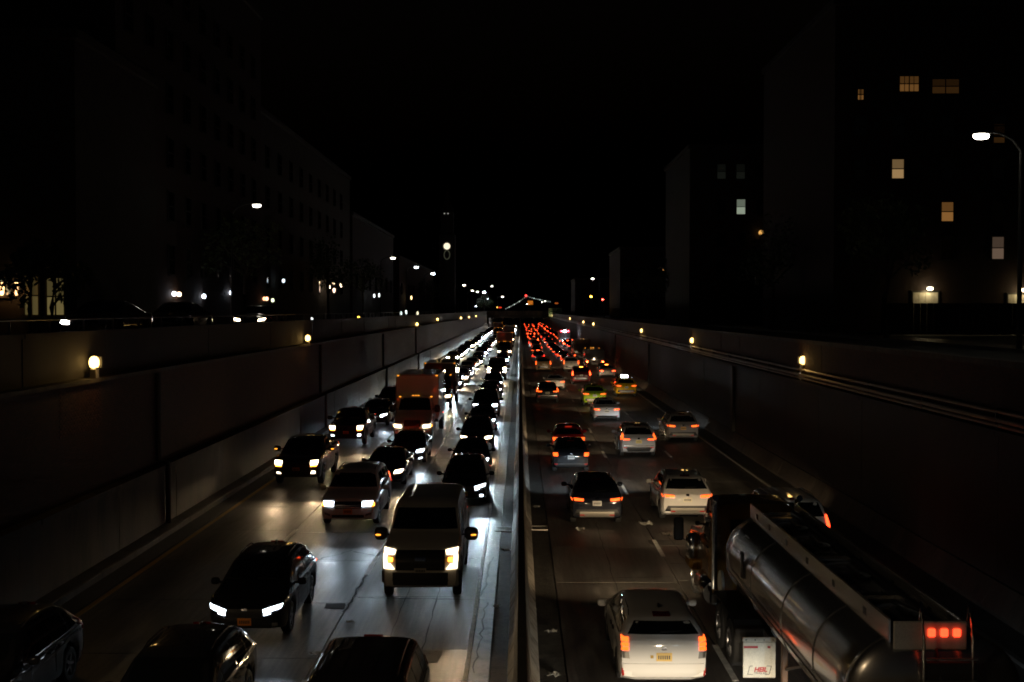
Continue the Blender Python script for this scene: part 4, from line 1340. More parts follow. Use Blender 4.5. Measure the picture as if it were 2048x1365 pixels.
truck(-6.12, 66.8, 'white box truck with amber roof lights, its front glowing red', 6.6, 2.62, (0.62, 0.58, 0.52, 1), (0.70, 0.68, 0.64, 1), True, beam=HAL_IN, group='trucks facing the camera', s=30, tail=BRK, redbar=(1, .05, .02, 6), box_w=2.5)
truck(-6.35, 90.0, 'second box truck close behind the one glowing red, only its dark top corner showing', 5.6, 2.3, DARK, (0.08, 0.07, 0.065, 1), True, beam=HAL_IN, group='trucks facing the camera')
truck(-2.45, 186, 'dark truck with a row of amber roof lights beside the median', 7.0, 2.9, DARK, (0.07, 0.06, 0.055, 1), True, beam=None, group='trucks facing the camera', s=60)
truck(-2.45, 262, 'farther truck with amber roof lights, beyond the first beside the median', 7.0, 2.9, DARK, (0.06, 0.05, 0.05, 1), True, beam=None, group='trucks facing the camera', s=90)
truck(-6.2, 330, 'farthest truck with amber roof lights, in the middle of the oncoming lanes', 7.0, 2.9, DARK, (0.06, 0.05, 0.05, 1), True, beam=None, group='trucks facing the camera', s=110)

# ---- outgoing traffic, near
GR = 'outgoing vehicles'
outgoing(WA, 2.86, 23.3, WHITE, (1.0, 0.10, 0.012, 3.4), 'white wagon with tall tail lights beside the tanker, lowest car in its lane', 'station_wagon', 'car', GR, plate=(0.75, 0.50, 0.12, 1), lamp=WM)
outgoing(A, 2.70, 41.2, (0.012, 0.014, 0.022, 1), RUN, 'black crossover with thin orange tail lights and white plate, in the lane beside the median', 'crossover', 'car', GR, plate=(0.75, 0.74, 0.70, 1), lamp=WH)
outgoing(A, 5.98, 42.0, (0.70, 0.68, 0.64, 1), RUN, 'white crossover with thin orange tail lights, ahead of the tanker', 'crossover', 'car', GR, plate=(0.75, 0.70, 0.55, 1))
outgoing(HA, 2.38, 54.8, BLACK, RUN, 'small black hatchback right behind the red car', 'hatchback', 'car', GR, plate=(0.7, 0.7, 0.68, 1), lamp=WM)
outgoing(HA, 2.55, 61.4, REDC, RUN, 'red hatchback just ahead of the small black hatchback', 'hatchback', 'car', GR, stop=(1, .05, .02, .3), lamp=WM)
outgoing(A2, 6.1, 60.5, (0.42, 0.42, 0.43, 1), RUN, 'silver crossover with tall bent tail lights beside its rear window', 'crossover', 'car', GR, plate=(0.7, 0.55, 0.12, 1), lamp=WM)
outgoing(A3, 9.34, 67.4, (0.30, 0.285, 0.28, 1), RUN, 'grey crossover with an orange plate running beside the wall toe', 'crossover', 'car', GR, plate=(0.8, 0.40, 0.06, 1), lamp=WH)
outgoing(SE, 5.92, 80.2, (0.62, 0.63, 0.66, 1), RUN, 'pale silver sedan behind the lime green taxi', 'sedan', 'car', GR, lamp=WM)
outgoing(CABX, 5.9, 93.0, (0.42, 0.66, 0.03, 1), RUN, 'lime green taxi ahead of the pale silver sedan', 'taxi', 'taxi', GR, lamp=WM)
outgoing(CABX, 9.3, 103.0, (0.80, 0.48, 0.012, 1), RUN, 'yellow taxi with a lit white roof sign beside the wall', 'taxi', 'taxi', GR, lamp=WM, roofsign=(0.9, 0.93, 1.0, 14))
outgoing(A2, 2.25, 96.0, DARK, RUN, 'dark crossover beside the median, behind the white sedan', 'crossover', 'car', GR)
outgoing(SE, 3.35, 111.0, WHITE, RUN, 'white sedan near the median, ahead of the dark crossover', 'sedan', 'car', GR)
outgoing(SU, 6.25, 120.0, (0.10, 0.02, 0.02, 1), BRK, 'dark sport utility braking with glaring red lights and long stop lamp', 'sport_utility', 'suv', GR, stop=(1, .25, .03, 12), lamp=WM)
outgoing(SE, 9.75, 131.0, SILV, BRK, 'silver sedan braking beside the wall, ahead of the yellow taxi', 'sedan', 'car', GR, stop=(1, .25, .03, 10), lamp=WM)
outgoing(SU, 2.85, 144.0, (0.40, 0.28, 0.15, 1), RUN, 'tan sport utility near the median with a wide dark rear window', 'sport_utility', 'suv', GR)
outgoing(SU, 6.3, 145.0, WHITE, RUN, 'white sport utility behind the braking dark one, in the middle lane', 'sport_utility', 'suv', GR)
outgoing(SUR, 8.5, 35.8, WHITE, (1.0, 0.05, 0.012, 6.0), 'white sport utility mostly hidden behind the tanker, one red tail light showing', 'sport_utility', 'suv', GR, beam=True)
truck(9.6, 151, 'dark truck braking with two big red lights beside the wall', 5.0, 1.5, DARK, (0.05, 0.05, 0.055, 1), False, group=GR, tail=(1, .07, .012, 60), far=False, low=1.0)
truck(9.0, 172, 'bus-like truck with an amber bar high on its back, beside the wall', 6.0, 2.2, DARK, (0.10, 0.07, 0.05, 1), False, group=GR, tail=BRK)

# off-frame followers whose headlights fall on the white wagon and on the tanker
outgoing(SE, 2.9, 10.2, GREY, RUN, 'grey sedan following the white wagon, below the picture', 'sedan', 'car', GR, hal=beam_light('halogen_beam_near', (1.0, 0.80, 0.55), 1900))

outgoing(SU, 6.0, 5.6, GREY, RUN, 'grey sport utility following the tank trailer, below the picture', 'sport_utility', 'suv', GR, lamp=WH)

# ---- distant traffic
rr = random.Random(5)
FC = [BLACK, BLACK, DARK, DARK, GREY, SILV, WHITE, BLUE]
FK = [A, SE, SU, A2, SE, HA]
NM = {'sedan': 'sedan', 'suv': 'sport_utility', 'hatch': 'hatchback', 'crossover': 'crossover'}
oncoming(CABX, -9.7, 170, (0.30, 0.22, 0.03, 1), WH, 'yellowish taxi at the head of the gap beside the wall, both lamps glaring', 'taxi', 'taxi', GO, s=90, one=True)
ORD = 'first second third fourth fifth sixth seventh eighth ninth tenth eleventh twelfth'.split()
def far_in(lane, X, d, end, lab, grp, gap, skip=(), olab=''):
    k_ = 0
    while d < end:
        if not any(a < d < b for a, b in skip):
            k = rr.choice(FK)
            c = rr.choice(FC)
            lm = WH if rr.random() < 0.66 else WM
            k_ += 1
            oncoming(k, X + rr.uniform(-.25, .25), d, c, lm, (olab % ORD[k_ - 1]) if k_ <= 12 else lab, NM[k[0]], 'car', grp, s=24 + d * 0.26, far=True, one=True, beam='auto' if d < 330 else None, brake=False)
        d += rr.uniform(*gap)
far_in(3, -9.65, 180, 520, 'distant oncoming car in the lane along the wall, mostly headlight glare', 'distant oncoming cars along the wall', (8.2, 12), (), '%s oncoming car behind the yellowish taxi in the lane along the wall')
far_in(2, -6.05, 108, 520, 'distant oncoming car in the middle lane of the jam, mostly headlight glare', 'distant oncoming cars in the middle lane', (7.6, 10.5), [(318, 345)], '%s oncoming car behind the second box truck in the middle lane')
far_in(1, -2.5, 138, 520, 'distant oncoming car in the lane beside the median, mostly headlight glare', 'distant oncoming cars beside the median', (8, 12), [(172, 200), (250, 278)], '%s oncoming car behind the tall dark van beside the median')
def far_out(X, d, end, lab, grp, gap, skip=(), olab=''):
    k_ = 0
    while d < end:
        if not any(a < d < b for a, b in skip):
            k = rr.choice(FK)
            c = rr.choice(FC)
            br = rr.random() < 0.22
            tl = (1, .06, .012, 16) if br else (1.0, 0.075 * rr.uniform(.4, 1.5), 0.016, 1.6 + d * 0.010)
            k_ += 1
            outgoing(k, X + rr.uniform(-.3, .3), d, c, tl, (olab % ORD[k_ - 1]) if k_ <= 12 else lab, NM[k[0]], 'car', grp, far=True, one=True, beam=d < 260, lamp=WH if rr.random() < .5 else WM, stop=(1, .08, .02, 10) if br else None)
        d += rr.uniform(*gap) * (1 + max(0, d - 260) / 160)
far_out(2.9, 168, 560, 'distant outgoing car in the lane beside the median, seen as red tail lights', 'distant outgoing cars beside the median', (9, 16), (), '%s outgoing car ahead of the tan sport utility beside the median')
far_out(6.1, 158, 560, 'distant outgoing car in the middle lane, seen as red tail lights', 'distant outgoing cars in the middle lane', (8.5, 14), (), '%s outgoing car ahead of the white sport utility in the middle lane')
far_out(9.5, 190, 560, 'distant outgoing car in the lane along the far wall, seen as red tail lights', 'distant outgoing cars along the wall', (10, 17), [(244, 268)], '%s outgoing car ahead of the bus-like truck along the wall')
# work truck with white flood lights
t = truck(9.55, 252, 'distant truck with a blinding white work light and red marker lights', 5.0, 2.0, DARK, (0.2, 0.2, 0.2, 1), False, group=GR, tail=BRK)
for (x, z, w, c) in ((0, .95, .5, (0.85, 0.93, 1.0, 70)), (0, 3.05, .35, (0.85, 0.9, 1.0, 40)), (-.75, 3.05, .14, (1, .04, .06, 25)), (.75, 3.05, .14, (1, .04, .06, 25))):
    link('work_light', G().bbox(-w, w, -.05, .05, -.13, .13, .02).build('work_light', M.lamp), t, (x, -2.6, z), 0, c)

# ------------------------------------------------------------------ tanker: tractor and tank trailer
TX = 5.66
tk = thing('tank_trailer', 'long polished silver tank trailer running along the bottom corner, red lamps on its tail', 'tank trailer', (TX, 0, 0), 0)
T0, T1, TZ, TW, TH = 16.0, 25.5, 2.28, 1.20, 0.94
def oval(k, w=TW, h=TH, n=44):
    out = []
    for i in range(n):
        a = 2 * math.pi * i / n
        ca, sa = math.cos(a), math.sin(a)
        e = 2 / 2.35
        out.append((k * w * math.copysign(abs(ca) ** e, ca), TZ + k * h * math.copysign(abs(sa) ** e, sa)))
    return out
g = G()
st = [(T0 - .30, .25), (T0 - .27, .5), (T0 - .19, .74), (T0 - .09, .9), (T0 - .02, .975), (T0 + .03, 1.0)] + [(T0 + .03 + i * (T1 - T0 - .06) / 16, 1.0) for i in range(1, 17)] + [(T1 + .02, .975), (T1 + .09, .9), (T1 + .19, .74), (T1 + .27, .5), (T1 + .3, .25)]
n = 44
for (y, k) in st:
    g.v += [(x, y, z) for x, z in oval(k)]
for i in range(len(st) - 1):
    for k in range(n):
        g.f.append((i * n + k, i * n + (k + 1) % n, (i + 1) * n + (k + 1) % n, (i + 1) * n + k))
g.f.append(tuple(range(n)))
g.f.append(tuple(range((len(st) - 1) * n, len(st) * n)))
link('tank', g.build('tank', M.alu, 50), tk)
def ring(y, w, k):
    g = G()
    a = [(x, y - w / 2, z) for x, z in oval(1.0)]
    b = [(x, y - w / 2, z) for x, z in oval(k)]
    c = [(x, y + w / 2, z) for x, z in oval(k)]
    d = [(x, y + w / 2, z) for x, z in oval(1.0)]
    g.v = a + b + c + d
    for r_ in range(3):
        for k_ in range(n):
            g.f.append((r_ * n + k_, r_ * n + (k_ + 1) % n, (r_ + 1) * n + (k_ + 1) % n, (r_ + 1) * n + k_))
    return g
rm = ring(0, .05, 1.012).build('band', M.alu, 40)
for y in (16.1, 17.9, 20.1, 22.8, 25.4):
    link('band', rm, tk, (0, y, 0))
# overturn rails along the top, cross steps, lids
for sx in (-.66, .28):
    rg = G().bbox(sx - .02, sx + .02, T0 - .12, T1 - .05, 3.10, 3.42, .008)
    rl = link('spill_rail', rg.build('spill_rail', M.rail), tk)
    for y in (16.9, 18.6, 20.3, 21.9, 23.4, 24.6):
        link('decal', G().box(sx - .0235, sx + .0235, y, y + .16, 3.2, 3.31).build('decal', M.black_print), rl)
for y in (17.6, 20.5, 24.4):
    p_ = link('cross_step', G().bbox(-.63, .25, y, y + .22, 3.22, 3.27, .008).build('cross_step', M.rail), tk)
    sl = G().box(-.008, .008, 0, .26, 0, .05).build('tread_bar', M.steel)
    for i in range(14):
        link('tread_bar', sl, p_, (-.58 + i * .06, y + .26, 3.22))
for y in (16.8, 19.2, 21.7, 23.4):
    m_ = link('manhole_lid', G().lathe([(3.19, .27), (3.27, .27), (3.29, .23), (3.31, .14), (3.32, .001)], 24, 'Z', (-.2, y, 0)).build('manhole_lid', M.steel, 40), tk)
    link('clamp', G().bbox(-.24, -.16, y - .34, y + .34, 3.32, 3.36, .01).build('clamp', M.steel), m_)
link('vapour_pipe', G().tube([(.16, T0 + .3, 3.24), (.16, T1 - .4, 3.26)], .06, 8).build('vapour_pipe', M.steel, 40), tk)
link('hose', G().tube([(-.5, 17.4, 3.3), (-.25, 16.9, 3.42), (-.1, 16.4, 3.40), (-.05, 16.0, 3.34), (-.05, 15.6, 2.6)], .02, 6).build('hose', M.black_print, 60), tk)
# tail: lamp box between the rails, hoops and ladder
link('tail_plate', G().bbox(-.62, .36, T0 - .18, T0 - .13, 3.02, 3.40, .01).build('tail_plate', M.flap), tk)
for x in (-.12, .05, .22):
    link('tail_lamp', G().bbox(x - .05, x + .05, T0 - .215, T0 - .175, 3.20, 3.31, .015).build('tail_lamp', M.lamp), tk, None, 0, (1, .05, .015, 4))
for x in (-.25, .40):
    link('hoop_rail', G().tube([(x, T0 - .1, 3.40), (x, T0 - .1, 3.58), (x - .02, T0 - .2, 3.66), (x - .04, T0 - .32, 3.56), (x - .03, T0 - .36, 3.2), (x - .03, T0 - .38, 1.6)], .022, 8).build('hoop_rail', M.chrome, 50), tk)
for i in range(5):
    link('rung', G().tube([(-.25, T0 - .38, 1.75 + i * .3), (.43, T0 - .38, 1.75 + i * .3)], .016, 6).build('rung', M.galv, 50), tk)
link('tail_panel', G().bbox(-.24, .44, T0 - .36, T0 - .31, 1.7, 2.9, .01).build('tail_panel', M.wall_dark), tk)
# bracket with placard on the flank, subframe, trailer wheels, landing leg
link('placard', G().prism([(y, z) for y, z in ((23.35, 2.25), (23.55, 2.25), (23.62, 2.75), (23.42, 2.75))], -1.235, -1.19, 'X').build('placard', M.black_print), tk)
link('side_tube', G().tube([(-1.22, 16.6, 2.06), (-1.23, 20, 2.06), (-1.23, 25.2, 2.06)], .018, 6).build('side_tube', M.alu, 50), tk)
link('subframe', G().box(-.5, .5, 15.9, 24.4, 1.12, 1.40).box(-.42, -.3, 15.9, 25.2, .95, 1.3).box(.3, .42, 15.9, 25.2, .95, 1.3).build('subframe', M.trim), tk)
lg = link('landing_leg', G().bbox(-.62, -.50, 22.55, 22.68, .25, 1.35, .015).bbox(-.70, -.42, 22.45, 22.78, .20, .25, .01).build('landing_leg', M.steel_post), tk)
link('brace', G().tube([(-.55, 22.5, .7), (-.3, 21.5, 1.1)], .03, 6).build('brace', M.galv), lg)
tyreT, rimT = wheel_meshes(.5, .28)
for y in (17.0, 18.3):
    for sx in (-1, 1):
        w_ = link('wheel', tyreT, tk, (sx * 1.08, y, .5), 0 if sx > 0 else math.pi)
        link('rim', rimT, w_)

tr = thing('tractor_unit', 'amber brown road tractor with chrome fittings pulling the silver tank trailer', 'truck', (TX, 28.5, 0), 0)
y0 = 28.5
ORANGE = (0.24, 0.115, 0.015, 1)
Scab = dict(L=4.4, W=2.1, H=2.98, b=.62, axles=[(3.2, .5)], roofw=.86, kf=.12, kr=.02, bulge=.05, soft=.05,
            top=[(0, 2.88), (.06, 2.95), (1.1, 2.98), (1.45, 2.9), (1.8, 2.1), (1.9, 2.02), (3.9, 1.72), (4.2, 1.6), (4.4, 1.3)],
            belt=[(0, 1.85), (1.8, 1.85), (4.4, 1.5)], ws=(1.8, 1.45), bl=None, side=[[(.5, 1.9), (1.4, 1.9), (1.34, 2.6), (.54, 2.64)]], doors=[(.4, 1.6, .9, 1.84)], hood=(1.95, 4.0, .72, .66),
            mirror=(1.72, 2.15, .6), mtall=1.2, mirror_mat=M.trim, lampx=.86, lampz=1.1,
            front=[('grille', [rect(-.42, .42, .95, 1.55)], M.chrome, None, .03)], frontpair=[('headlight', [rect(.58, .92, 1.02, 1.22)], M.lamp, 'head', .03)], rear=[('rear_window', [rect(-.6, .6, 2.1, 2.55)], M.glass, None, .01)], rearpair=[])
Pc = car_proto(Scab)
made = {}
for i, (nm, me, role, par, loc, rz, far, lab) in enumerate(Pc.parts):
    o = link('cab' if nm == 'body' else nm, me, made[par] if par is not None else tr, (loc[0], loc[1] + (2.05 if par is None else 0), loc[2]), rz)
    o.color = {'paint': ORANGE, 'head': (*WM, 26)}.get(role, (1, 1, 1, 1))
    made[i] = o
for sg in (-1, 1):
    lo = bpy.data.objects.new('headlight_beam', HAL)
    COL.objects.link(lo)
    lo.parent = tr
    lo.location = (sg * .8, 4.45, 1.1)
    lo.rotation_euler = (math.radians(90 - 6.5), 0, 0)
    lo.scale = (1, .235, 1)
link('chassis', G().box(-.42, -.3, -4.0, 2.2, .75, 1.02).box(.3, .42, -4.0, 2.2, .75, 1.02).box(-.6, .6, -3.2, -1.9, 1.03, 1.12).build('chassis', M.trim), tr)
for y in (-2.05, -3.4):
    for sx in (-1, 1):
        w_ = link('wheel', tyreT, tr, (sx * 1.05, y, .5), 0 if sx > 0 else math.pi)
        link('rim', rimT, w_)
    for sx in (-1, 1):
        link('wheel', tyreT, tr, (sx * .74, y, .5), 0 if sx > 0 else math.pi)
# half fenders over the tandem
for sx in (-1, 1):
    pts = [(-4.28, .75), (-4.2, 1.0), (-4.0, 1.14), (-1.45, 1.14), (-1.25, 1.0), (-1.2, .8)]
    g = G()
    for (a, b_) in zip(pts, pts[1:]):
        g.add([(sx * .62, a[0], a[1]), (sx * 1.2, a[0], a[1]), (sx * 1.2, b_[0], b_[1]), (sx * .62, b_[0], b_[1]),
               (sx * .62, a[0], a[1] - .02), (sx * 1.2, a[0], a[1] - .02), (sx * 1.2, b_[0], b_[1] - .02), (sx * .62, b_[0], b_[1] - .02)],
              [(0, 1, 2, 3), (7, 6, 5, 4), (0, 4, 5, 1), (1, 5, 6, 2), (2, 6, 7, 3), (3, 7, 4, 0)])
    link('fender', g.build('fender', M.trim), tr)
# mud flaps with lettering
for sx in (-1, 1):
    cx = sx * .86
    fl = link('mud_flap', G().bbox(cx - .325, cx + .325, -4.99, -4.965, .22, .94, .01).build('mud_flap', M.flap), tr)
    hg = link('hanger', G().bbox(cx - .335, cx + .335, -5.0, -4.955, .945, 1.04, .012).build('hanger', M.flap), tr)
    link('hanger_arm', G().box(cx - .3 * sx - .03, cx - .3 * sx + .03, -4.95, -3.9, .96, 1.03).build('hanger_arm', M.trim), tr)
    for x in (-.27, -.09, .09, .27):
        link('bolt', G().lathe([(-5.0, .014), (-5.012, .012), (-5.014, .001)], 8, 'Y', (cx + x, 0, .99)).build('bolt', M.steel), hg)
    link('stripe', G().box(cx - .315, cx - .03, -4.996, -4.989, .82, .865).build('stripe', M.red_print), fl)
    link('stripe', G().box(cx + .16, cx + .22, -4.996, -4.989, .82, .865).build('stripe', M.red_print), fl)
    lt = link('lettering', text_mesh('HEIL', .125, M.red_print, .002, .006, .25, 1.05), fl, (cx + .02, -4.993, .385))
    link('lettering', text_mesh('TRAILER', .055, M.black_print, .002, .0, 0, 1.25), fl, (cx + .02, -4.993, .315))
    fr = G()
    for (a, b_) in (((-.19, .46), (-.13, .46)), ((-.19, .46), (-.235, .29)), ((-.235, .29), (-.13, .29)), ((.14, .46), (.24, .46)), ((.24, .46), (.195, .29)), ((.195, .29), (.11, .29))):
        dx, dz = b_[0] - a[0], b_[1] - a[1]
        l = math.hypot(dx, dz)
        nx, nz = -dz / l * .005, dx / l * .005
        q = [(a[0] + nx, a[1] + nz), (b_[0] + nx, b_[1] + nz), (b_[0] - nx, b_[1] - nz), (a[0] - nx, a[1] - nz)]
        fr.prism([(cx + p[0], p[1]) for p in q], -4.996, -4.989, 'Y')
    link('logo_frame', fr.build('logo_frame', M.black_print), fl)
link('exhaust_stack', G().tube([(-.98, -.28, .9), (-.98, -.28, 2.9), (-.98, -.34, 3.05), (-1.0, -.5, 3.12)], .075, 12).build('exhaust_stack', M.chrome, 50), tr)
link('exhaust_stack', G().tube([(.98, -.28, .9), (.98, -.28, 2.9), (.98, -.34, 3.05), (1.0, -.5, 3.12)], .075, 12).build('exhaust_stack', M.chrome, 50), tr)
link('fuel_tank', G().lathe([(-1.0, .001), (-1.0, .28), (-.95, .31), (.35, .31), (.4, .28), (.4, .001)], 20, 'Y', (-.95, .9, .75)).build('fuel_tank', M.chrome, 40), tr)
link('air_cleaner', G().lathe([(1.0, .001), (1.0, .15), (1.05, .19), (1.55, .19), (1.63, .13), (1.66, .001)], 18, 'Z', (-1.12, 2.35, .1)).build('air_cleaner', M.chrome, 40), tr)
link('front_fender', G().bbox(-1.22, -.86, 2.2, 3.1, .78, 1.12, .08).build('front_fender', M.tint), tr, None, 0, ORANGE)
link('marker_lamp', G().bbox(-1.02, -.9, 2.1, 2.2, 1.02, 1.12, .02).build('marker_lamp', M.lamp), tr, None, 0, (*AMB, 8))
mir = link('side_mirror', G().bbox(-1.62, -1.36, 2.35, 2.5, 1.55, 2.15, .04).build('side_mirror', M.trim), tr)
link('mirror_arm', G().tube([(-1.0, 2.3, 2.2), (-1.45, 2.4, 2.2), (-1.48, 2.42, 1.6), (-1.0, 2.3, 1.5)], .018, 6).build('mirror_arm', M.chrome, 50), mir)
mir = link('side_mirror', G().bbox(1.36, 1.62, 2.35, 2.5, 1.55, 2.15, .04).build('side_mirror', M.trim), tr)
link('mirror_arm', G().tube([(1.0, 2.3, 2.2), (1.45, 2.4, 2.2), (1.48, 2.42, 1.6), (1.0, 2.3, 1.5)], .018, 6).build('mirror_arm', M.chrome, 50), mir)
link('coupling_guard', G().lathe([(-.03, .001), (-.03, .3), (.03, .3), (.03, .001)], 18, 'X', (-.95, -1.0, 1.2)).build('coupling_guard', M.flap, 40), tr)

# ------------------------------------------------------------------ street lamps
lamp_w = point('street_light', (1.0, 0.92, 0.72), 14, 0.2)
lamp_c = point('street_light', (0.85, 0.93, 1.0), 14, 0.2)
def street_lamp(X, d, z, ground_z, label, grp, col, s, light=None, size=1.0):
    t = thing('street_lamp', label, 'street lamp', (X, d, ground_z), 0, grp)
    h = z - ground_z
    sx = 1 if X < 0 else -1
    off = sx * -1.6
    link('pole', G().tube([(off, .3, 0), (off, .3, h * .5), (off, .3, h - .5), (off * .8, .25, h - .1), (off * .45, .1, h + .12), (0, 0, h + .16)], [.11, .09, .07, .055, .05, .045], 8).build('pole', M.steel, 50), t)
    link('head', G().bbox(-.32, .32, -.14, .14, h + .06, h + .2, .03).build('head', M.steel), t)
    link('lens', G().blob((0, 0, h), (.26 * size, .13 * size, .11 * size), 10, 5, .8).build('lens', M.lamp, 60), t, None, 0, (*col, s))
    if light:
        o = bpy.data.objects.new('lamp_light', light)
        COL.objects.link(o)
        o.parent = t
        o.location = (0, 0, h - .3)
CW, CC = (1.0, 0.93, 0.78), (0.80, 0.90, 1.0)
GL = 'street lamps above the wall'
LL = [(514, 412, CW, 'near street lamp high over the oncoming side, alone beside the dark facade'), (786, 517, CW, 'warm street lamp at the head of the descending row over the oncoming side'), (833, 535, CC, 'bluish street lamp second in the descending row'),
      (866, 548, CC, 'third street lamp in the descending row, a leafy tree under it')]
for i, (x, y_, c, lab) in enumerate(LL):
    X = -16.0
    d = dist_for(x, X)
    street_lamp(X, d, pz(y_, d), 6.4, lab, GL, c, 16 + 4 * i, lamp_w if c is CW else lamp_c, 1.0 + .1 * i)
street_lamp(17.0, 43.8, pz(275, 43.8), 6.0, 'brilliant nearest street lamp high on the outgoing side, in front of the apartment windows', GL, CW, 24, point('street_light', (1.0, 0.93, 0.72), 22, .2), 1.15)
# the row goes on past the picture edge: the lamp beside the viewpoint throws a weak warm light on roofs and hoods
near_l = bpy.data.lights.new('street_light', 'SPOT')
near_l.color = (1.0, 0.72, 0.42)
near_l.energy = 5200
near_l.spot_size = math.radians(150)
near_l.spot_blend = 0.6
near_l.shadow_soft_size = 0.2
street_lamp(-16.0, 1.0, 14.2, 6.4, 'street lamp of the row beside the viewpoint, outside the picture', GL, CW, 16, near_l)
FL = [(928, 571, -16, CW), (945, 582, -16, CW), (955, 584, -14, CW), (984, 573, -10, CW), (968, 585, -13, CC), (976, 598, -15, CC), (952, 613, -20, CC), (1005, 594, -6, CW), (966, 625, -14, CC), (973, 625, -14, CC),
      (1185, 558, 17, CW), (1222, 553, 19, CW), (1231, 545, 22, (0.4, 0.5, 1.0)), (1054, 609, 5, CW), (1054, 628, 4, CW), (1084, 605, 14, CW), (1090, 603, 16, CW)]
FLAB = ['far lamp highest at the start of the far cluster, left of the brightest', 'yellowish far lamp just left of the brightest one', 'white far lamp touching the brightest one on its left', 'far lamp alone above and right of the brightest one',
        'brightest far street lamp near the vanishing point, green leaves lit under it', 'small lamp under the brightest far one, beside the lit leaves', 'triangular white glint below the brightest far lamp', 'single far lamp between the cluster and the suspension bridge',
        'left one of two faint lamps low under the far cluster', 'right one of two faint lamps low under the far cluster', 'white far lamp over the outgoing side above the amber signal', 'pale flat far lamp over the outgoing side', 'small blue light over the outgoing side',
        'white bulb under the orange sign', 'warm bulb low on the overpass under the orange sign', 'larger white lamp right of the orange sign', 'white lamp beside the larger one right of the orange sign']
for i, (x, y_, X, c) in enumerate(FL):
    if abs(x - 1040) < 25:
        d = 620.0
        X = px(x, d)
    else:
        d = min(dist_for(x, X), 640)
        X = px(x, d)
    z = pz(y_, d)
    big = (x == 968)
    street_lamp(X, d, z, min(6.4, z - 3) if abs(X) > 12 else z - 4, FLAB[i], 'far street lamps', c, 60 if big else 18, None, 1.9 if big else 1.25)

# traffic signals
def signal(X, d, z, lit, label):
    t = thing('traffic_signal', label, 'traffic light', (X, d, 6.2), 0, 'traffic lights on the cross street')
    h = z - 6.2
    link('pole', G().tube([(.3, .2, 0), (.3, .2, h + .5)], .08, 8).build('pole', M.steel, 40), t)
    link('housing', G().bbox(-.2, .2, -.02, .2, h - .9, h + .5, .03).build('housing', M.steel), t)
    for k, (c, on) in enumerate((((1, .03, .02), lit == 'r'), ((1, .42, .03), lit == 'y'), ((.05, .8, .3), lit == 'g'))):
        zz = h if on else h + .28 - k * .35
        link('signal_lens', G().blob((0, -.05, zz + (0 if on else .0)), (.15, .06, .15), 12, 6, 1).build('signal_lens', M.lamp, 60), t, None, 0, (*c, 60 if on else 0))
signal(px(1205, 200), 200, pz(600, 200), 'r', 'red traffic light glowing above the outgoing side')
signal(px(1182, 240), 240, pz(594, 240), 'y', 'small amber signal light left of the red one above the outgoing side')

# ------------------------------------------------------------------ buildings
def building(name, label, cat, x0, x1, y0, y1, z0, z1, m, roof_m=None):
    t = thing(name, label, cat, ((x0 + x1) / 2, (y0 + y1) / 2, z0))
    cx, cyy = (x0 + x1) / 2, (y0 + y1) / 2
    link('wall', G().box(x0 - cx, x1 - cx, y0 - cyy, y1 - cyy, 0, z1 - z0).build('wall', m), t)
    link('cornice', G().bbox(x0 - cx - .2, x1 - cx + .2, y0 - cyy - .2, y1 - cyy + .2, z1 - z0 + .003, z1 - z0 + .5, .06).build('cornice', M.facade2), t)
    t['o'] = 0
    del t['o']
    return t, cx, cyy, z0
def window(bd, xw, y, zc, w, h, axis, lit=None, s=0.0, mull=1, sill=True):
    """axis 'Y': facade faces the camera (-Y); axis 'X+': faces +X, 'X-': faces -X"""
    t, cx, cyy, z0 = bd
    ln, fr, bars = G(), G(), G()
    w2, h2 = w / 2, h / 2
    fr.box(-w2 - .08, w2 + .08, -.07, .02, -h2 - .08, -h2).box(-w2 - .08, w2 + .08, -.07, .02, h2, h2 + .08).box(-w2 - .08, -w2, -.07, .02, -h2, h2).box(w2, w2 + .08, -.07, .02, -h2, h2)
    if mull >= 1: fr.box(-w2, w2, -.055, -.012, -.03, .03)
    if mull >= 2: fr.box(-.03, .03, -.052, -.012, -h2, -.03).box(-.03, .03, -.052, -.012, .03, h2)
    if mull >= 3:
        for k in (-.5, .5): fr.box(k * w2 - .015, k * w2 + .015, -.05, -.012, -h2, h2)
    if sill: fr.box(-w2 - .14, w2 + .14, -.14, -.071, -h2 - .14, -h2 - .05)
    rz = {'Y': 0, 'X+': math.pi / 2, 'X-': -math.pi / 2}[axis]
    loc = (xw - cx, y - cyy, zc - z0)
    o = link('window', fr.build('window', M.facade2), t, loc, rz)
    for k, (za, zb) in enumerate(((-h2, -.03), (.03, h2)) if mull else ((-h2, h2),)):
        p_ = link('pane', G().box(-w2, w2, -.012, .0, za, zb).build('pane', M.lamp if lit else M.glass), o)
        if lit: p_.color = (*lit, s * (.72 if k == 0 else .32))
    return o

YEL = (1.0, 0.62, 0.26)
ORG = (1.0, 0.45, 0.12)
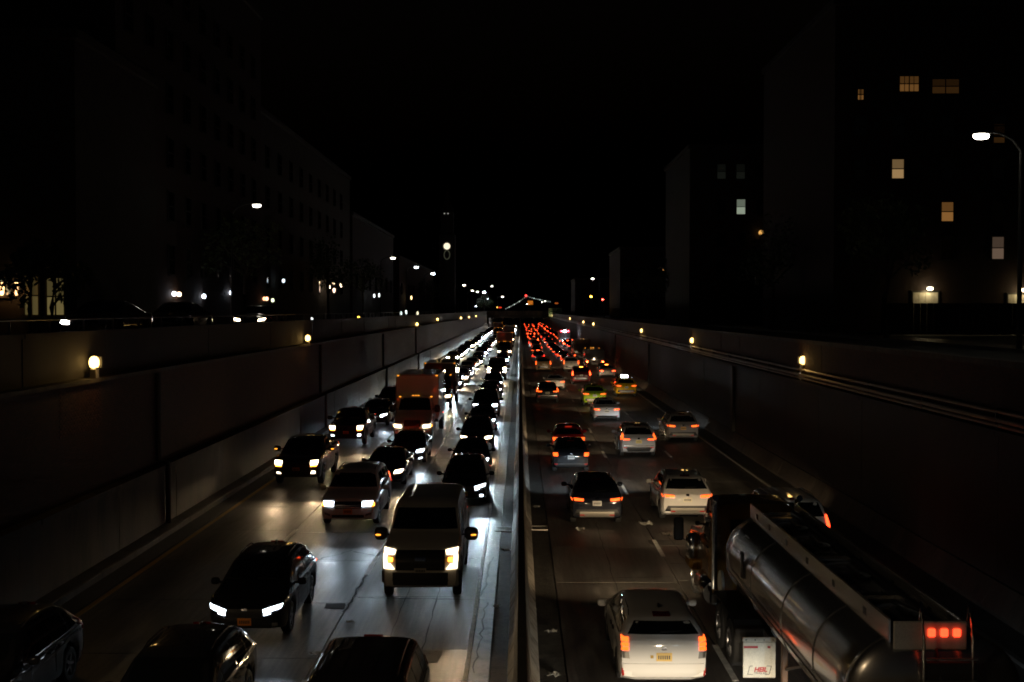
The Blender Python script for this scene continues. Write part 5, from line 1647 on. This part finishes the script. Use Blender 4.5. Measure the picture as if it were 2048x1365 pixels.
# apartment block close on the outgoing side
dA = 76.0
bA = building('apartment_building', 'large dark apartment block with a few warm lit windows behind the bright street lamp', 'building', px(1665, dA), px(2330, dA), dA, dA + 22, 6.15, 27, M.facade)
litA = {}
cols_x = [1702, 1791, 1890, 1991]
rows_y = [172, 258, 340, 425, 497, 560]
special = {(1791, 340): (YEL, .42), (1890, 425): (ORG, .30), (1991, 497): ((1.0, .66, .45), .16)}
for ci, x in enumerate((1716, 1791, 1890, 1991, 2080)):
    for ri, y_ in enumerate((255, 340, 425, 497)):
        lit = special.get((x, y_))
        if (x, y_) == (1716, 340) or (x, y_) == (1991, 255): lit = None
        window(bA, px(x, dA), dA - .02, pz(y_, dA), .74, 1.4 if y_ == 497 else 1.2, 'Y', lit[0] if lit else None, lit[1] if lit else 0)
window(bA, px(1716, dA), dA - .02, pz(193, dA), .34, .66, 'Y', ORG, .30, 3, False)
window(bA, px(1812, dA), dA - .02, pz(172, dA), 1.2, .95, 'Y', ORG, .17, 3, False)
window(bA, px(1884, dA), dA - .02, pz(177, dA), 1.7, .9, 'Y', ORG, .035, 2, False)
window(bA, px(1991, dA), dA - .02, pz(270, dA) - .0, .7, 1.2, 'Y', ORG, .03, 1, False)
# lit doorways with a lamp over each
def lit_door(x, w_px, d, y_lamp, y_top, y_bot, lab):
    X = px(x, d)
    t, cx, cyy, z0 = bA
    zt, zb = pz(y_top, d), pz(y_bot, d)
    W_ = w_px * d / F_PX
    fr = G().box(-W_ / 2 - .08, -W_ / 2, -.08, .0, 6.15 - zb, zt - zb).box(W_ / 2, W_ / 2 + .08, -.08, .0, 6.15 - zb, zt - zb).box(-W_ / 2 - .08, W_ / 2 + .08, -.08, 0, zt - zb, zt - zb + .1)
    o = link('door', fr.build('door', M.steel), t, (X - cx, d - .02 - cyy, zb - z0))
    k = 4
    pm = G().bbox(-W_ / k / 2 + .006, W_ / k / 2 - .006, -.03, 0, 6.16 - zb, zt - zb - .01, .006).build('door_panel', M.flap)
    for i in range(k):
        link('door_panel', pm, o, (-W_ / 2 + (i + .5) * W_ / k, 0, 0))
    lt = thing('wall_lamp', lab, 'wall lamp', (X + .2, d - .1, pz(y_lamp, d)), 0, 'lamps over the lit doorways')
    link('lens', G().blob((0, -.2, 0), (.2, .1, .1), 10, 5).build('lens', M.lamp, 60), lt, None, 0, (1.0, .86, .55, 16))
    link('arm', G().tube([(0, 0.08, .12), (0, -.2, .13)], .03, 6).build('arm', M.steel), lt)
    o2 = bpy.data.objects.new('lamp_light', point('door_light', (1.0, .72, .34), 14, .1))
    COL.objects.link(o2)
    o2.parent = lt
    o2.location = (-.1, -.45, -.12)
lit_door(1848, 50, dA, 578, 585, 608, 'small bright lamp over the lit doorway of the dark apartment block')
lit_door(2034, 44, dA, 581, 589, 612, 'bright lamp over the lit doorway at the picture edge')

fe = thing('board_fence', 'tall dark board fence in front of the lit doorways of the apartment block', 'fence', (px(1760, 72), 72, 6.1))
bd_ = G().bbox(.008, .392, -.02, .02, 0, 1.9, .006).build('board', M.facade)
for i in range(44):
    link('board', bd_, fe, (i * .4, R.uniform(-.008, .008), R.uniform(-.02, .02)))
for z_ in (.4, 1.5):
    link('rail', G().box(0, 17.6, .03, .09, z_, z_ + .1).build('rail', M.facade), fe)

dB = 122.0
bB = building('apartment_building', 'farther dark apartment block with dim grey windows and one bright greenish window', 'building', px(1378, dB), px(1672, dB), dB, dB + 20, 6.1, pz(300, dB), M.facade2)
for y_, xs_ in ((345, (1441, 1479, 1516, 1556, 1600, 1640)), (415, (1441, 1480, 1519, 1556, 1600, 1640)), (480, (1441, 1480, 1556, 1600, 1640)), (540, (1441, 1480, 1519, 1556, 1600, 1640))):
    for x in xs_:
        lit, s = None, 0
        if (x, y_) in ((1441, 345), (1479, 345)): lit, s = (.55, .65, .5), .012
        if (x, y_) == (1480, 415): lit, s = (.80, .95, .72), .42
        window(bB, px(x, dB), dB - .02, pz(y_, dB), .86, 1.5, 'Y', lit, s)
t = thing('wall_lamp', 'round orange globe lamp on the farther apartment block', 'wall lamp', (px(1519, dB), dB - .1, pz(467, dB)))
link('globe', G().blob((0, -.28, 0), (.26, .26, .26), 14, 8, 1).build('globe', M.lamp, 60), t, None, 0, (1.0, .50, .12, .9))
link('arm', G().tube([(0, .1, .3), (0, -.28, .3), (0, -.28, .2)], .03, 6).build('arm', M.steel), t)
for (x, y_, lab, s, c) in ((1664, 369, 'left one of two tiny lamps high between the apartment blocks', 3, (.8, .95, .6)), (1679, 369, 'right one of two tiny lamps high between the apartment blocks', 3, (.9, .95, .6)), (1368, 622, 'tiny warm lamp low beyond the wall on the outgoing side', 8, (1, .8, .6)), (1326, 540, 'tiny dim orange lamp beyond the outgoing side', 2, (1, .4, .1))):
    d = 121.0 if x > 1400 else 170.0
    t = thing('wall_lamp', lab, 'wall lamp', (px(x, d), d, pz(y_, d)), 0, 'small lamps on the dark buildings')
    link('lens', G().blob((0, -.1, 0), (.14, .1, .16), 10, 6).build('lens', M.lamp, 60), t, None, 0, (*c, s))
    link('arm', G().tube([(0, .9, .25), (0, -.1, .25), (0, -.1, .1)], .03, 6).build('arm', M.steel), t)
# dark blocks farther along the outgoing side
for (x0, x1, d, yt, lab) in ((1150, 1300, 330, 560, 'low dark building far along the outgoing side'), (1240, 1380, 210, 500, 'dark building beyond the farther apartment block')):
    b = building('dark_building', lab, 'building', px(x0, d), px(x1, d), d, d + 25, 6.1, pz(yt, d), M.facade)
    for i in range(5):
        for j in range(2):
            window(b, lerp(px(x0, d), px(x1, d), (i + .5) / 5), d - .02, lerp(8, pz(yt, d) - 1.5, (j + .4) / 2), 1.2, 1.6, 'Y', None, 0, 1)

# oncoming side: storefront facing the camera, then a long row along the street
dS = 50.0
bS = building('storefront', 'storefront with tall yellow lit windows behind small trees at the picture edge', 'building', -34, px(152, dS), dS, dS + 11, 6.55, 19, M.facade2)
for (x, w, y0_, y1_, c, s) in ((8, 26, 556, 590, (.55, .75, .70), .10), (62, 27, 553, 630, (.85, .66, .24), .11), (110, 34, 557, 630, (.90, .70, .26), .19)):
    window(bS, px(x, dS), dS - .02, pz((y0_ + y1_) / 2, dS), w * dS / F_PX, (y1_ - y0_) * dS / F_PX, 'Y', c, s, 2)
for (x, lab) in ((5, 'warm sconce on the storefront nearest the picture edge'), (35, 'warm sconce on the storefront beside the yellow windows')):
    t = thing('wall_sconce', lab, 'wall lamp', (px(x, dS), dS - .05, pz(578, dS)), 0, 'sconces on the storefront')
    link('shade', G().lathe([(-.28, .05), (-.2, .09), (.2, .12), (.26, .10), (.26, .001)], 10, 'Z', (0, -.14, 0)).build('shade', M.lamp, 60), t, None, 0, (1.0, .55, .22, 4.5))
    link('arm', G().box(-.03, .03, -.1, .07, -.03, .03).build('arm', M.steel), t)
    o2 = bpy.data.objects.new('lamp_light', point('sconce_light', (1.0, .45, .14), 4, .06))
    COL.objects.link(o2); o2.parent = t; o2.location = (0, -.35, -.2)
XF = -21.0
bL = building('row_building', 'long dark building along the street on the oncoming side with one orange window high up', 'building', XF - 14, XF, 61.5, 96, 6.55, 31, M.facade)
d = dist_for(295, XF)
window(bL, XF + .02, d, pz(245, d), 1.75, .72, 'X+', (1.0, .55, .22), .20, 3, False)
for j in range(6):
    for i in range(9):
        z_ = 10.6 + j * 3.2
        y_ = 63.5 + i * 3.7
        if abs(z_ - pz(245, d)) < 1.6 and abs(y_ - d) < 2.2: continue
        window(bL, XF + .02, y_, z_, 1.2, 1.7, 'X+')
bM_ = building('row_building', 'dark stone building farther along the oncoming side beyond the long one', 'building', XF - 14, XF - .6, 97, 150, 6.55, 24, M.facade2)
for j in range(4):
    for i in range(9):
        window(bM_, XF - .58, 101 + i * 5.2, 10.4 + j * 3.4, 1.3, 1.8, 'X+')
for (y0b, y1b, zt, lab) in ((155, 205, 20, 'third dark building down the row on the oncoming side'), (215, 300, 17, 'low dark building near the church tower')):
    b = building('row_building', lab, 'building', XF - 15, XF - 1, y0b, y1b, 6.55, zt, M.facade)
    for i in range(7):
        window(b, XF - .98, y0b + 4 + i * (y1b - y0b - 8) / 6, 11.5, 1.5, 2.0, 'X+')
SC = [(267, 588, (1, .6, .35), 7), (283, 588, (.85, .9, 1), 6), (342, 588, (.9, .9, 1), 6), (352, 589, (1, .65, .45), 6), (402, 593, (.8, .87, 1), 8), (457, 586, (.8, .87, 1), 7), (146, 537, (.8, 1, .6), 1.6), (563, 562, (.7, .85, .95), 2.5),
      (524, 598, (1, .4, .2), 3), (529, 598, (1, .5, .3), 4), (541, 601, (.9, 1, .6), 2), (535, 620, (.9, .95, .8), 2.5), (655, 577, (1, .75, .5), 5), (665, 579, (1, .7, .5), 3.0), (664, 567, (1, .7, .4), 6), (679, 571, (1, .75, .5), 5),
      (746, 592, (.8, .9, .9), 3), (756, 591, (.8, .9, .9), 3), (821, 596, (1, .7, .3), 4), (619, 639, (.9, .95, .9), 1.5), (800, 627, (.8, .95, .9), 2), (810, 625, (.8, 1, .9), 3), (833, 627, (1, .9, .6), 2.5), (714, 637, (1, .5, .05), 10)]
names = {267: 'warm sconce at the start of the dark facade row', 283: 'cool sconce paired with the warm one at the start of the facade row', 342: 'cool sconce of the second pair on the dark facade', 352: 'pinkish sconce of the second pair on the dark facade', 402: 'single bluish lamp after the two pairs of sconces',
         457: 'second single bluish lamp on the dark facade', 146: 'tiny greenish lamp above the storefront corner', 563: 'pale grey lamp above the pair of street headlights', 655: 'large round warm lamp in the cluster down the row', 665: 'round dimmer warm lamp beside the large one in the cluster', 664: 'upper warm lamp of the cluster', 679: 'outermost warm lamp of the cluster', 714: 'small yellow light just above the wall', 524: 'left red dot of the red cluster above the street headlights', 529: 'right red dot of the red cluster above the street headlights', 541: 'greenish dot right of the red cluster', 535: 'pale dot between the two street headlights',
         746: 'left one of two pale dots right of the warm cluster', 756: 'right one of two pale dots right of the warm cluster', 821: 'orange dot left of the third street lamp row', 619: 'pale glint on the wall top over the second wall lamp', 800: 'left glint of the three above the third wall lamp', 810: 'middle glint of the three above the third wall lamp', 833: 'yellowish glint right of the three above the third wall lamp'}
for (x, y_, c, s) in SC:
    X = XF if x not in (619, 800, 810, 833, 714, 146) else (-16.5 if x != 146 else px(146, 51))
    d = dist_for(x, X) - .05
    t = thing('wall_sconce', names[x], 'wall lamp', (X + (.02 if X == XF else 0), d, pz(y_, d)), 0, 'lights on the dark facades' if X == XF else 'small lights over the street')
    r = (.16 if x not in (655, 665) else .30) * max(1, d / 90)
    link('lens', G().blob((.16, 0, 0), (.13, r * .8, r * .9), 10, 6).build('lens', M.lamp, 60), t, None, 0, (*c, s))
    if X == XF:
        link('arm', G().box(-.01, .1, -.03, .03, -.03, .03).build('arm', M.steel), t)
    else:
        link('post', G().tube([(0.2, 0, -.1), (0.2, .1, 6.4 - pz(y_, d))], .04, 6).build('post', M.steel), t)
    if x in (267, 352):
        o2 = bpy.data.objects.new('lamp_light', point('sconce_light', (1.0, .45, .16), 2.5, .06))
        COL.objects.link(o2); o2.parent = t; o2.location = (.4, 0, -.2)

# cars on the street above the oncoming side
z = 6.4
oncoming(SE, -14.15, 61.5, BLACK, WM, 'car on the street above the wall facing the camera with two warm headlights', 'sedan', 'car', 'cars on the street above', s=40, z=z, beam=None, far=True, brake=None)
for (x, y_, d, s, lab) in ((125, 651, 39.5, 26, 'parked dark car above the wall with one bright headlight, near the storefront'), (295, 645, 50.0, 4, 'parked dark car above the wall with a pale streaky reflection')):  # the second car's headlight glow stands in for a streak of reflected light
    X = px(x, d) + .64
    cr = oncoming(SE, X, d, BLACK, WH, lab, 'sedan', 'car', 'cars on the street above', s=s, z=z + .1, beam=None, far=True, brake=None)
    for c in cr.children:          # only the lamp nearer the picture edge is lit
        if c.name.startswith('headlight'):
            xs = [v.co.x for v in c.data.vertices]
            c.color = (1.0, .90, .86, s) if sum(xs) > 0 else (.5, .5, .5, 0)

# ------------------------------------------------------------------ church tower
dC = 262.0
Xc = px(895, dC)
ch = thing('church_tower', 'slim dark church tower with a lit round clock and an arch under it', 'tower', (Xc, dC, 6.4))
zz = lambda y_: pz(y_, dC) - 6.4
w = 1.75
link('shaft', G().bbox(-w, w, -w, w, 0, zz(470), .1).build('shaft', M.facade2), ch)
link('belfry', G().bbox(-w * .8, w * .8, -w * .8, w * .8, zz(470) + .01, zz(425), .1).build('belfry', M.facade2), ch)
link('spire', G().lathe([(zz(425) + .02, w * .8), (zz(405), w * .35), (zz(372), .03)], 8, 'Z').build('spire', M.facade), ch)
link('clock', G().lathe([(-.12, .001), (-.12, .72), (0.1, .72)], 24, 'Y', (0, -w, zz(494))).build('clock', M.lamp, 40), ch, None, 0, (1.0, .86, .62, 1.2))
ar = []
for k in range(25):
    a = 2 * math.pi * k / 24
    ar.append((.62 * math.sin(a), -w - .06, zz(511) + .98 * math.cos(a)))
link('arch', G().tube(ar, .13, 6, False).build('arch', M.lamp, 50), ch, None, 0, (.60, .62, .40, .05))
for x in (890, 897):
    link('tower_light', G().blob((px(x, dC) - Xc, -w * .8 - .05, zz(429)), (.14, .08, .14), 8, 5).build('tower_light', M.lamp, 60), ch, None, 0, (.9, .9, .8, .35))

# ------------------------------------------------------------------ far overpass, signs, suspension bridge
dO = 452.0
ov = thing('overpass', 'dark street overpass crossing the whole sunken road in the far distance', 'bridge', (0, dO, 0))
link('deck', G().bbox(-60, 60, 0, 14, pz(636, dO), pz(627, dO), .1).build('deck', M.wall_dark), ov)
link('parapet', G().bbox(-60, 60, -.3, 0.0, pz(630, dO), pz(622, dO), .05).build('parapet', M.wall), ov)
for x in (-12.4, .04, 12.4):
    link('pier', G().bbox(x - .4, x + .4, 1, 13, -.05, pz(636, dO) - .01, .05).build('pier', M.wall_dark), ov)
for x0 in range(-11, 12, 4):
    link('girder', G().box(x0, x0 + .5, .2, 13.8, pz(636, dO) - .6, pz(636, dO) - .004).build('girder', M.steel), ov)
ds = 448.0
sg = thing('highway_sign', 'green overhead road sign with three lines of dim lettering on the overpass', 'sign', (px(1110.5, ds), ds, pz(625, ds)))
sw, sh = 26 * ds / F_PX, 16.5 * ds / F_PX
link('panel', G().bbox(-sw / 2, sw / 2, -.05, .05, -sh / 2, sh / 2, .02).build('panel', M.sign_green), sg)
link('border', G().box(-sw / 2 + .08, sw / 2 - .08, -.062, -.051, sh / 2 - .16, sh / 2 - .08).box(-sw / 2 + .08, sw / 2 - .08, -.062, -.051, -sh / 2 + .08, -sh / 2 + .16).box(-sw / 2 + .08, -sw / 2 + .16, -.062, -.051, -sh / 2 + .17, sh / 2 - .17).box(sw / 2 - .16, sw / 2 - .08, -.062, -.051, -sh / 2 + .17, sh / 2 - .17).build('border', M.sign_text), sg)
# the wording cannot be read in the photograph; only its rhythm of word shapes is kept
rs = random.Random(3)
for (zl, words) in ((.85, ((-2.05, .75), (1.2, 2.1))), (-.05, ((-1.85, .15), (.95, 1.95))), (-.95, ((-1.75, .1), (.75, 2.05)))):
    for (xa, xb) in words:
        x = xa
        g = G()
        while x < xb - .12:
            l = rs.uniform(.13, .24)
            hgt = rs.choice((.36, .36, .5))
            g.box(x, x + l * .35, -.064, -.052, zl - .2, zl - .2 + hgt).box(x + l * .35, x + l * .8, -.064, -.052, zl - .2, zl - .2 + .1)
            x += l + .06
        link('lettering', g.build('lettering', M.sign_text), sg)
link('light_bar', G().bbox(-sw / 2, sw / 2, -1.4, -1.25, -sh / 2 - .5, -sh / 2 - .4, .02).build('light_bar', M.steel), sg)
for x in (-1.4, 1.4):
    o2 = bpy.data.objects.new('sign_light', point('sign_light', (1.0, .72, .32), 120, .1))
    COL.objects.link(o2); o2.parent = sg; o2.location = (x, -1.5, -sh / 2 + .2)
for x in (-2, 2):
    link('hanger', G().box(x - .06, x + .06, .05, 4.2, -.1, .1).build('hanger', M.steel), sg)
t = thing('orange_sign', 'small glowing orange sign over the overpass near the vanishing point', 'sign', (px(1060.5, 450), 449, pz(606, 450)))
link('panel', G().bbox(-1.0, 1.0, -.06, .06, -.75, .75, .03).build('panel', M.lamp), t, None, 0, (1.0, .28, .02, .42))
link('post', G().box(-.08, .08, .065, .2, -3.2, .5).build('post', M.steel), t)
t = thing('lit_sign', 'tiny dim red orange sign beyond the green road sign', 'sign', (px(1113, 470), 470, pz(607, 470)))
link('panel', G().bbox(-.65, .65, -.05, .05, -.25, .25, .02).build('panel', M.lamp), t, None, 0, (1.0, .22, .04, .35))
link('post', G().box(-.06, .06, .055, .15, -3.2, .2).build('post', M.steel), t)
t = thing('lit_sign', 'tiny red light beside a warm lamp left of the vanishing point', 'sign', (px(1000, 470), 470, pz(615.5, 470)))
link('panel', G().bbox(-.6, .6, -.05, .05, -.22, .22, .02).build('panel', M.lamp), t, None, 0, (1.0, .06, .02, .8))
link('bulb', G().blob((-1.0, 0, .08), (.3, .2, .3), 10, 6).build('bulb', M.lamp, 60), t, None, 0, (1.0, .55, .12, 3))
link('post', G().box(-.06, .06, .055, .15, -3.0, .2).build('post', M.steel), t)

dN = 1400.0
Xb = px(1052, dN)
sb = thing('suspension_bridge', 'distant suspension bridge, a string of tiny lights rising to a red light', 'bridge', (Xb, dN, 0))
zt = pz(592, dN)
for sx in (-3, 3):
    link('tower_leg', G().box(sx - .8, sx + .8, -1, 1, 0, zt).build('tower_leg', M.steel), sb)
link('tower_beam', G().box(-2.2, 2.2, -.8, .8, zt - 2.5, zt - 1).build('tower_beam', M.steel), sb)
link('beacon', G().blob((0, -1.1, zt), (1.0, .6, 1.0), 10, 6).build('beacon', M.lamp, 60), sb, None, 0, (1.0, .05, .04, 6))
def cable(side, xe, ye):
    pts = []
    for k in range(13):
        t_ = k / 12
        pts.append((lerp(0, px(xe, dN) - Xb, t_), 0, lerp(zt, pz(ye, dN), t_ ** .75)))
    link('cable', G().tube(pts, .25, 5).build('cable', M.steel), sb)
    bl = G().blob((0, -.4, 0), (.55, .4, .55), 8, 5).build('cable_light', M.lamp, 60)
    for k, p in enumerate(pts[1:]):
        link('cable_light', bl, sb, p, 0, (.85, .95, .85, 0.3 if k % 3 else 1.5))
cable(-1, 1012, 618)
cable(1, 1100, 604)

# ------------------------------------------------------------------ trees
def leaf_clump(n, r, rnd, size):
    g = G()
    for _ in range(n):
        while True:
            p = Vector((rnd.uniform(-1, 1), rnd.uniform(-1, 1), rnd.uniform(-1, 1)))
            if p.length < 1 and p.length > .25: break
        p = Vector((p.x * r[0], p.y * r[1], p.z * r[2]))
        u = Vector((rnd.gauss(0, 1), rnd.gauss(0, 1), rnd.gauss(0, 1))).normalized()
        v = u.orthogonal().normalized()
        s = size * rnd.uniform(.6, 1.3)
        g.add([p - u * s, p + v * s * .45, p + u * s, p - v * s * .45], [(0, 1, 2, 3)])
    return g
def tree_meshes(seed, h, cr):
    rnd = random.Random(seed)
    tr_ = G().tube([(0, 0, 0), (rnd.uniform(-.1, .1), rnd.uniform(-.1, .1), h * .3), (rnd.uniform(-.2, .2), rnd.uniform(-.2, .2), h * .55), (rnd.uniform(-.3, .3), 0, h * .85)], [.17, .13, .10, .03], 8)
    cg = G()
    for k in range(11):
        a = rnd.uniform(0, 2 * math.pi)
        z0 = h * rnd.uniform(.32, .7)
        rr_ = cr * rnd.uniform(.45, 1)
        e = Vector((rr_ * math.cos(a), rr_ * math.sin(a), z0 + h * rnd.uniform(.1, .28)))
        m_ = Vector((e.x * .5, e.y * .5, (z0 + e.z) / 2 + .12))
        tr_.tube([(0, 0, z0), m_, e], [.07, .045, .015], 6)
        c = leaf_clump(95, (cr * .42, cr * .42, h * .13), rnd, .16)
        cg.add([(p[0] + e.x, p[1] + e.y, p[2] + e.z) for p in c.v], c.f)
    c = leaf_clump(160, (cr * .5, cr * .5, h * .2), rnd, .16)
    cg.add([(p[0], p[1], p[2] + h * .82) for p in c.v], c.f)
    me = bpy.data.meshes.new('crown')
    me.from_pydata(cg.v, [], cg.f)
    me.materials.append(M.leaf)
    return tr_.build('trunk', M.bark, 50), me
TM = [tree_meshes(1, 5.2, 1.5), tree_meshes(2, 7.0, 2.2), tree_meshes(3, 8.5, 2.6)]
def tree(k, X, d, z, label, s=1.0, rz=0):
    t = thing('street_tree', label, 'tree', (X, d, z), rz, 'trees along the upper streets')
    a = link('trunk', TM[k][0], t)
    b = link('crown', TM[k][1], t)
    a.scale = b.scale = (s, s, s)
tree(0, px(58, 47), 47.0, 6.5, 'small leafy tree silhouetted against the first yellow storefront window', .72)
tree(0, px(104, 47.4), 47.4, 6.5, 'small leafy tree silhouetted against the second yellow storefront window', .76, 2)
tree(1, -17.6, dist_for(866, -17.6) - 4, 6.4, 'tree under the third lamp of the descending row', 1.0, 1)
tree(2, px(968, 425), 425, 5.0, 'green tree lit from above near the vanishing point', 1.0, .5)
tree(1, 18.6, 60, 6.1, 'street tree before the dark apartment block', 1.0, 2.2)
tree(2, 18.4, 86, 6.1, 'street tree between the two apartment blocks', 1.0, 1.2)
tree(1, px(1535, 100), 100, 6.1, 'leafy tree with a faint lit patch before the farther apartment block', 1.1, .4)
tree(2, 19.0, 140, 6.1, 'tree beyond the farther apartment block', 1.0, 3)
tree(1, -18.2, 78, 6.5, 'street tree before the long dark building', 1.0, 4)
tree(2, -18.2, 112, 6.5, 'street tree before the dark stone building', .95, 5)
tree(1, -18.4, 138, 6.5, 'street tree next to the warm lamp cluster', 1.0, .9)
tree(2, 20, 190, 6.1, 'tree by the red traffic light', 1.0, 2)
